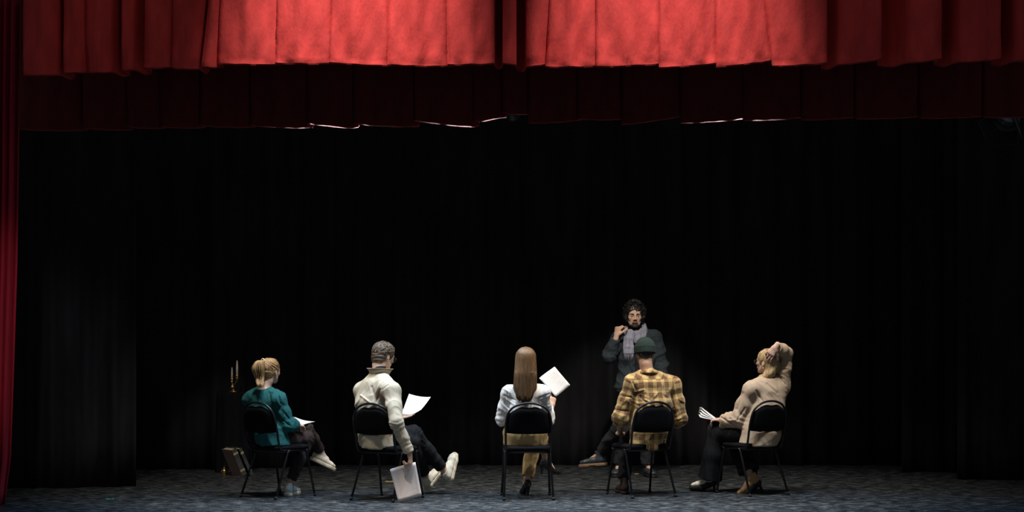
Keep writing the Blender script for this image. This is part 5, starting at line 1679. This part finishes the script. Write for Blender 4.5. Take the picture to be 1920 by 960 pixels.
# ================================================================== the standing man with the scarf
def man_standing():
    y = 2.7
    j = dict(hip=J(1192, 730, y), chest=J(1193, 670, y), neck=J(1191, 624, y),
             sL=J(1227, 634, y + .02), sR=J(1160, 634, y), eR=J(1142, 668, y - .12), wR=J(1156, 630, y - .20), eL=J(1240, 684, y + .03), wL=J(1243, 732, y - .06),
             hL=J(1207, 730, y), hR=J(1177, 730, y), kL=J(1213, 808, y - .05), aL=J(1214, 882, y), kR=J(1170, 808, y - .03), aR=J(1160, 882, y + .03))
    tR = nrm((-.25, -.95, 0)); tL = nrm((.25, -.95, 0))
    for a in ('aL', 'aR'): j[a] = ground_ankle(j[a], None, None, 'derby')
    j['tR'] = foot_tip(j['aR'], tR, (0, 0, 1), 'derby'); j['tL'] = foot_tip(j['aL'], tL, (0, 0, 1), 'derby')
    H = Head(J(1189.5, 592, y - .05), (.02, -1, -.10), (0, 0, 1), 1.03); j['hd'] = H.c
    P = Person('standing man in a slate coat and lilac grey scarf touching his ear', j, 'm', 'skin_tan', H, 0.056, base=np.array((J(1190, 890, y)[0], y, 0)))
    P.hands = [dict(wr=j['wR'], d=(.20, .0, .98), n=(.55, .80, -.1), thumb=(.75, -.65, .1), curls=[(45, 60, 35), (58, 62, 35), (62, 64, 35), (64, 66, 35)], size=1.02, tcurl=30),
               dict(wr=j['wL'], d=(-.05, -.2, -1), n=(-1, 0, 0), thumb=(0, -1, 0), curls=(20, 25, 20))]
    P.body(); P.eyes(); P.face_bits('hair_black', True, 0.0058)
    # beard: jaw surface grown by a few millimetres, lower face only
    F = Field(H.c - 0.17, H.c + 0.17, 0.003)
    head_field(F, H, j['neck'], 0.02, 0.0015)
    F.half(H.p(0, 0.09, -0.034), H.R @ nrm((0, -.15, 1)))
    F.half(H.p(0, 0.0, -0.04), H.R @ nrm((0, -1, -.25)))
    F.half(H.p(0, 0, -0.125), -H.R[:, 2])
    F.ell(H.p(0, 0.115, -0.054), np.array((0.023, 0.03, 0.013)), H.R, 0.002, 'cut')
    for s in (-1, 1): F.ell(H.p(s * 0.052, 0.080, -0.045), np.array((0.030, 0.05, 0.040)), H.R, 0.006, 'cut')
    P.add('beard', F, 'hair_beard', lambda V, N: 0.001 * wobble(V, 400, 6))
    # roll-neck jumper under the coat
    F = P.field(0.006)
    torso(F, j, 0.006, 'm', 0.12, 0.03)
    F.cone(j['neck'] + (0, 0, -.03), lerp(j['neck'], H.p(0, -.03, -.07), .8), 0.068, 0.064, 0.02)
    P.add('roll_neck', F, 'charcoal', cloth((), 0.003, 0.001, 3))
    # coat: open at the front
    F = P.field(0.006)
    torso(F, j, 0.022, 'm', -0.03, 0.056, dims=[(0.185, 0.125), (0.175, 0.118), (0.160, 0.110), (0.170, 0.118), (0.142, 0.09)])
    F.cone(j['hip'] + (0, 0, .02), j['hip'] + (0, 0, .075), (0.215, 0.150), (0.20, 0.14), 0.03, side=(1, 0, 0), flat=(True, False))
    sleeve_chain(F, j, 'sR', 'eR', 'wR', [0.078, 0.074, 0.068, 0.058, 0.046], cut=0.16)
    sleeve_chain(F, j, 'sL', 'eL', 'wL', [0.078, 0.074, 0.066, 0.058, 0.050], cut=0.02)
    fr = j['chest'] + np.array((0, -0.16, 0))
    F.chain([fr + (0, 0, 0.20), fr + (.004, 0, 0.0), fr + (.012, 0, -.16), fr + (.02, 0, -.40)], [(0.062, 0.09), (0.040, 0.09), (0.035, 0.09), (0.075, 0.12)], 0, side=(1, 0, 0)) if False else None
    for A, B, ra, rb in ((fr + (0, 0, .22), fr + (.0, 0, .0), (0.066, 0.10), (0.036, 0.10)), (fr, fr + (.01, 0, -.15), (0.036, 0.10), (0.034, 0.10)), (fr + (.01, 0, -.15), fr + (.015, 0, -.45), (0.034, 0.10), (0.085, 0.14))):
        F.cone(A, B, ra, rb, 0, 'cut', (1, 0, 0))
    P.add('coat', F, 'coat', cloth([(j['eR'], j['eR'] - j['sR']), (j['eR'], j['wR'] - j['eR']), (j['eL'], j['eL'] - j['sL'])], 0.006, 0.002, 53, 22))
    for s in (-1, 1):      # lapels
        m = MB(); x0 = j['chest'][0]; yy = j['chest'][1] - 0.150; z = j['chest'][2]
        pr = [(0.052, 0.17, .025), (0.062, 0.09, .0), (0.048, -.01, -.006), (0.040, -.12, -.004)]
        V = []; F_ = []
        for a, b, c in pr:
            wdt = 0.062 * (0.25 + 0.75 * (b + .12) / .29) if b < .1 else 0.05
            for dx, dy in ((0, 0), (wdt, 0.012)):
                for t in (0, 0.006): V.append((x0 + s * (a + dx), yy + c + dy + t, z + b - (0.02 if dx else 0)))
        for i in range(3):
            a = i * 4
            F_ += [(a, a + 2, a + 6, a + 4), (a + 1, a + 5, a + 7, a + 3), (a, a + 4, a + 5, a + 1), (a + 2, a + 3, a + 7, a + 6)]
        F_ += [(0, 1, 3, 2), (12, 14, 15, 13)]
        m.add(V, F_); m.build('lapel', M['coat'], P.root, False)
    F = P.field(0.006)
    torso(F, j, 0.008, 'm', 0.05, 0.03)
    F.half(lerp(j['hip'], j['chest'], .4), (0, 0, 1))
    leg_chain(F, j, 'hL', 'kL', 'aL', [0.094, 0.086, 0.072, 0.070, 0.068], 0.06)
    leg_chain(F, j, 'hR', 'kR', 'aR', [0.094, 0.086, 0.072, 0.070, 0.068], 0.06)
    P.add('trousers', F, 'denim', cloth([(j['kL'], (0, 0, 1)), (j['kR'], (0, 0, 1))], 0.006, 0.003, 55, 24))
    shoe_local('derby', P.root, j['aL'], tL, (0, 0, 1), ('blue_leather', 'sole_dark'))
    shoe_local('derby', P.root, j['aR'], tR, (0, 0, 1), ('blue_leather', 'sole_dark'))
    # scarf: two wraps round the neck and a fringed tail
    F = Field(j['neck'] - 0.42, j['neck'] + 0.25, 0.005)
    n0 = j['neck'] + (0.0, -0.015, 0.03)
    for rx, ry, dz, tilt, rr in ((0.098, 0.095, 0.0, 0.045, 0.036), (0.104, 0.104, -0.038, 0.055, 0.037)):
        ring = [n0 + np.array((rx * math.sin(a), -ry * math.cos(a), dz - tilt * math.cos(a) + 0.02 * math.sin(a))) for a in np.linspace(0, 2 * PI, 19)]
        for a, b in zip(ring[:-1], ring[1:]): F.cone(a, b, (0.024, rr), (0.024, rr), 0.012, side=nrm((a - n0) * (1, 1, 0)))
    tl = [J(1183, 622, y - .16), J(1181, 634, y - .185), J(1179, 650, y - .19), J(1179, 663, y - .185)]
    F.chain(tl, [(0.036, 0.022), (0.046, 0.018), (0.050, 0.014), (0.048, 0.013)], 0.015, side=(1, 0, 0), flat=(False, True))
    tl2 = [J(1178, 622, y - .15), J(1175, 634, y - .16), J(1173, 645, y - .165), J(1173, 655, y - .165)]
    F.chain(tl2, [(0.025, 0.02), (0.026, 0.018), (0.026, 0.014), (0.024, 0.013)], 0.012, side=(1, 0, 0), flat=(False, True))
    sc = P.add('scarf', F, 'scarf', lambda V, N: 0.006 * ridge(V, (75, 75, 32), 3) + 0.002 * wobble(V, 130, 5))
    fr_ = MB()
    for k in range(11):
        u = -1 + 2 * k / 10
        a = tl[-1] + np.array((0.045 * u, 0, 0.004))
        fr_.tube([a, a + (0.003 * math.sin(k), -.004, -.03), a + (0.006 * math.sin(2 * k), -.002, -.065 - .012 * math.sin(3 * k))], [0.0032, 0.0026, 0.0018], 5)
    for k in range(6):
        u = -1 + 2 * k / 5
        a = tl2[-1] + np.array((0.022 * u, 0, 0.004))
        fr_.tube([a, a + (0.002, -.004, -.03), a + (0.004 * math.sin(k), -.002, -.055)], [0.0032, 0.0026, 0.0018], 5)
    fr_.build('fringe', M['scarf'], sc)
    # curls
    F = Field(H.c - 0.22, H.c + 0.22, 0.0045)
    F.ell(H.p(0, -0.020, 0.045), (0.098, 0.112, 0.096), H.R)
    F.ell(H.p(0, -0.06, -0.04), (0.088, 0.06, 0.075), H.R, 0.03)
    for s in (-1, 1): F.ell(H.p(s * 0.080, -0.01, -0.005), (0.030, 0.05, 0.06), H.R, 0.02)
    F.ell(H.p(0, 0.125, -0.030), (0.074, 0.085, 0.104), H.R, 0.008, 'cut')
    cap = F.mesh(lambda V, N: 0.006 * ridge(V, 70, 14) + 0.004 * wobble(V, 150, 3))
    g = np.random.default_rng(25); paths = []
    for i in range(210):
        th = g.uniform(-2.75, 2.75); ph = g.uniform(0.0, 2.05)
        if abs(th) > 1.75 and ph > 0.72: continue
        c = head_surf(H, th, ph, 0.026 + g.uniform(0, .012)); nn = nrm(c - H.p(0, -.02, .03)); t1 = nrm(np.cross(nn, g.normal(size=3))); t2 = np.cross(nn, t1)
        rr = g.uniform(.007, .012); L = g.uniform(.02, .04)
        q = np.linspace(0, g.uniform(6, 11), 16)
        paths.append([c + t1 * (L * (x / 9 - .5)) + t2 * rr * math.cos(x) + nn * rr * math.sin(x) for x in q])
    l = locks_mesh(paths, 0.0045)
    join_mesh('hair', [cap, (l.v, l.f)], 'hair_black', P.root)


for fn in (woman_teal, man_cream, woman_white, man_plaid, woman_oat, man_standing):
    fn()

# ------------------------------------------------------------------ props in the left wing
def props():
    b = J(438, 735, 3.25); b = np.array((b[0], 3.25, 0.0)); top = 0.845
    m = MB(); n = 48; V = []; F = []
    for i, (r, z) in enumerate([(0.19, 0.0), (0.185, 0.3), (0.18, 0.6), (0.175, 0.80), (0.172, top - .005), (0.165, top), (0.001, top)]):
        for k in range(n):
            a = 2 * PI * k / n; q = 1 + (0.06 * math.sin(9 * a) if i < 4 else 0)
            V.append((b[0] + r * q * math.cos(a), b[1] + r * q * math.sin(a), z))
    for i in range(6):
        for k in range(n): F.append((i * n + k, i * n + (k + 1) % n, (i + 1) * n + (k + 1) % n, (i + 1) * n + k))
    m.add(V, F); o = link_mesh('draped_table', m.v, m.f, M['darkcloth'], None, True, b)
    tag(o, 'small round table under a black cloth, in front of the backdrop', 'table')
    c = np.array((b[0], b[1], top))
    t = thing('candelabrum', 'brass candelabrum with two ivory candles on the black draped table', 'candelabrum', c); t['_o'] = [float(x) for x in c]
    k1 = J(444.5, 707, 3.23); k2 = J(435, 713, 3.27); bulb = J(436, 726, 3.25)
    st = MB(); st.lathe([(0.055, 0.0), (0.056, 0.006), (0.04, 0.012), (0.014, 0.022), (0.010, 0.04)], c, 20); st.build('base', M['brass'], t)
    st = MB(); st.lathe([(0.010, -.03), (0.016, -.022), (0.022, 0.0), (0.016, 0.018), (0.008, 0.026), (0.010, .034), (0.006, .042)], bulb, 18); st.build('stem', M['brass'], t)
    for kk, h, r in ((k1, 0.165, 0.0125), (k2, 0.125, 0.0105)):
        a = MB(); a.tube(spline([bulb + (0, 0, .0), lerp(bulb, kk, .45) + np.array((0, 0, -.022)), kk + np.array((0, 0, -.03)), kk], 5), 0.006, 8)
        arm = a.build('arm', M['brass'], t)
        cu = MB(); cu.lathe([(0.006, -0.02), (0.022, -0.016), (0.024, -.012), (0.010, -0.008), (0.016, 0.0), (0.018, 0.02), (0.014, 0.022)], kk, 16); cu.build('candle_cup', M['brass'], arm)
        cn = MB(); cn.lathe([(r, 0.01), (r * .95, h * .6), (r * .62, h), (r * .2, h + .012)], kk, 14)
        cd_ = cn.build('candle', M['wax'], t)
        wk = MB(); wk.tube([kk + np.array((0, 0, h + .008)), kk + np.array((0.001, 0, h + .02))], 0.0012, 5); wk.build('wick', M['rubber'], cd_)
    # brass pot on the floor
    p = floor_at(420.5, 890.5)
    t = thing('brass_pot', 'small lidded brass pot on the floor beside the leaning books', 'pot', p); t['_o'] = [float(x) for x in p]
    m = MB(); m.lathe([(0.024, 0), (0.026, 0.004), (0.018, 0.010), (0.036, 0.026), (0.040, 0.040), (0.034, 0.054), (0.026, 0.060)], p, 22); m.build('bowl', M['brass'], t)
    m = MB(); m.lathe([(0.028, 0.060), (0.026, 0.066), (0.012, 0.076), (0.005, 0.079), (0.009, 0.086), (0.004, 0.093)], p, 20); m.build('lid', M['brass'], t)
    m = MB(); m.tube([p + 0.05 * np.array((1, 0, 0)) + 0.014 * np.array((math.cos(a), 0, math.sin(a))) + np.array((-.006, 0, .042)) for a in np.linspace(-2, 2, 9)], 0.003, 6); m.build('handle', M['brass'], t)
    # big books leaning over to the left against the table
    def book(px, py, tilt, yaw, w_, h_, th, page, label):
        p = floor_at(px, py)
        t = thing('folio_book', label, 'book', p); t['_o'] = [float(x) for x in p]
        ct, st_ = math.cos(tilt), math.sin(tilt); cy, sy = math.cos(yaw), math.sin(yaw)
        R = np.array(((cy, -sy, 0), (sy, cy, 0), (0, 0, 1))) @ np.array(((ct, 0, -st_), (0, 1, 0), (st_, 0, ct)))
        c = lambda x, y, z: p + np.array((0, 0, th * st_ / 2)) + R @ np.array((x, y, z))
        m = MB(); m.box(c(0, 0, h_ / 2), (th - .012, w_ - .012, h_ - .012), R); m.build('page_block', M['board_tan'], t, False)
        for s in (-1, 1):
            m = MB(); m.box(c(s * (th / 2 - .003), 0, h_ / 2), (.006, w_, h_), R); m.build('cover', M['board_pink' if s < 0 and page == 'board_pink' else 'board_dark'], t, False)
        m = MB(); m.box(c(0, -w_ / 2, h_ / 2), (th, .006, h_), R); m.build('spine', M['board_dark'], t, False)
        for z in (.06, h_ - .05):
            m = MB(); m.box(c(0, -w_ / 2 - .001, z), (th + .001, .007, .022), R); m.build('spine_band', M['board_tan'], t, False)
    book(449, 892, 0.42, 0.62, 0.22, 0.30, 0.055, 'board_pink', 'thick dark folio with a pinkish cover leaning towards the brass pot')
    book(463, 891, 0.45, 0.58, 0.24, 0.31, 0.035, 'board_tan', 'slim dark folio leaning on the thick pinkish one')
    # tape marks
    for px, py, ln, yaw, mt, lab in ((731, 903, .09, .1, 'tape_yellow', 'yellow tape scrap on the floor beside the dangling page'), (1194, 889, .06, 1.2, 'tape_yellow', 'yellow tape mark on the floor between the standing man\'s shoes'),
                                     (206, 936, .08, .05, 'tape_green', 'small green tape mark on the floor near the wing curtain')):
        p = floor_at(px, py); m = MB()
        c_, s_ = math.cos(yaw), math.sin(yaw)
        R = np.array(((c_, -s_, 0), (s_, c_, 0), (0, 0, 1)))
        V = []
        for i in range(7):
            u = i / 6 - .5
            for v in (-1, 1):
                for z in (0.0005, 0.002 + .003 * abs(math.sin(5 * u))):
                    V.append(p + R @ np.array((u * ln, v * .018 * (1 + .2 * math.sin(9 * u + v)), z)))
        F = []
        for i in range(6):
            a = i * 4
            F += [(a, a + 4, a + 6, a + 2), (a + 1, a + 3, a + 7, a + 5), (a, a + 1, a + 5, a + 4), (a + 2, a + 6, a + 7, a + 3)]
        F += [(0, 2, 3, 1), (24, 25, 27, 26)]
        m.add(V, F); o = link_mesh('tape_mark', m.v, m.f, M[mt], None, False, p); tag(o, lab, 'tape')


props()
for o in bpy.data.objects:
    if '_o' in o: del o['_o']
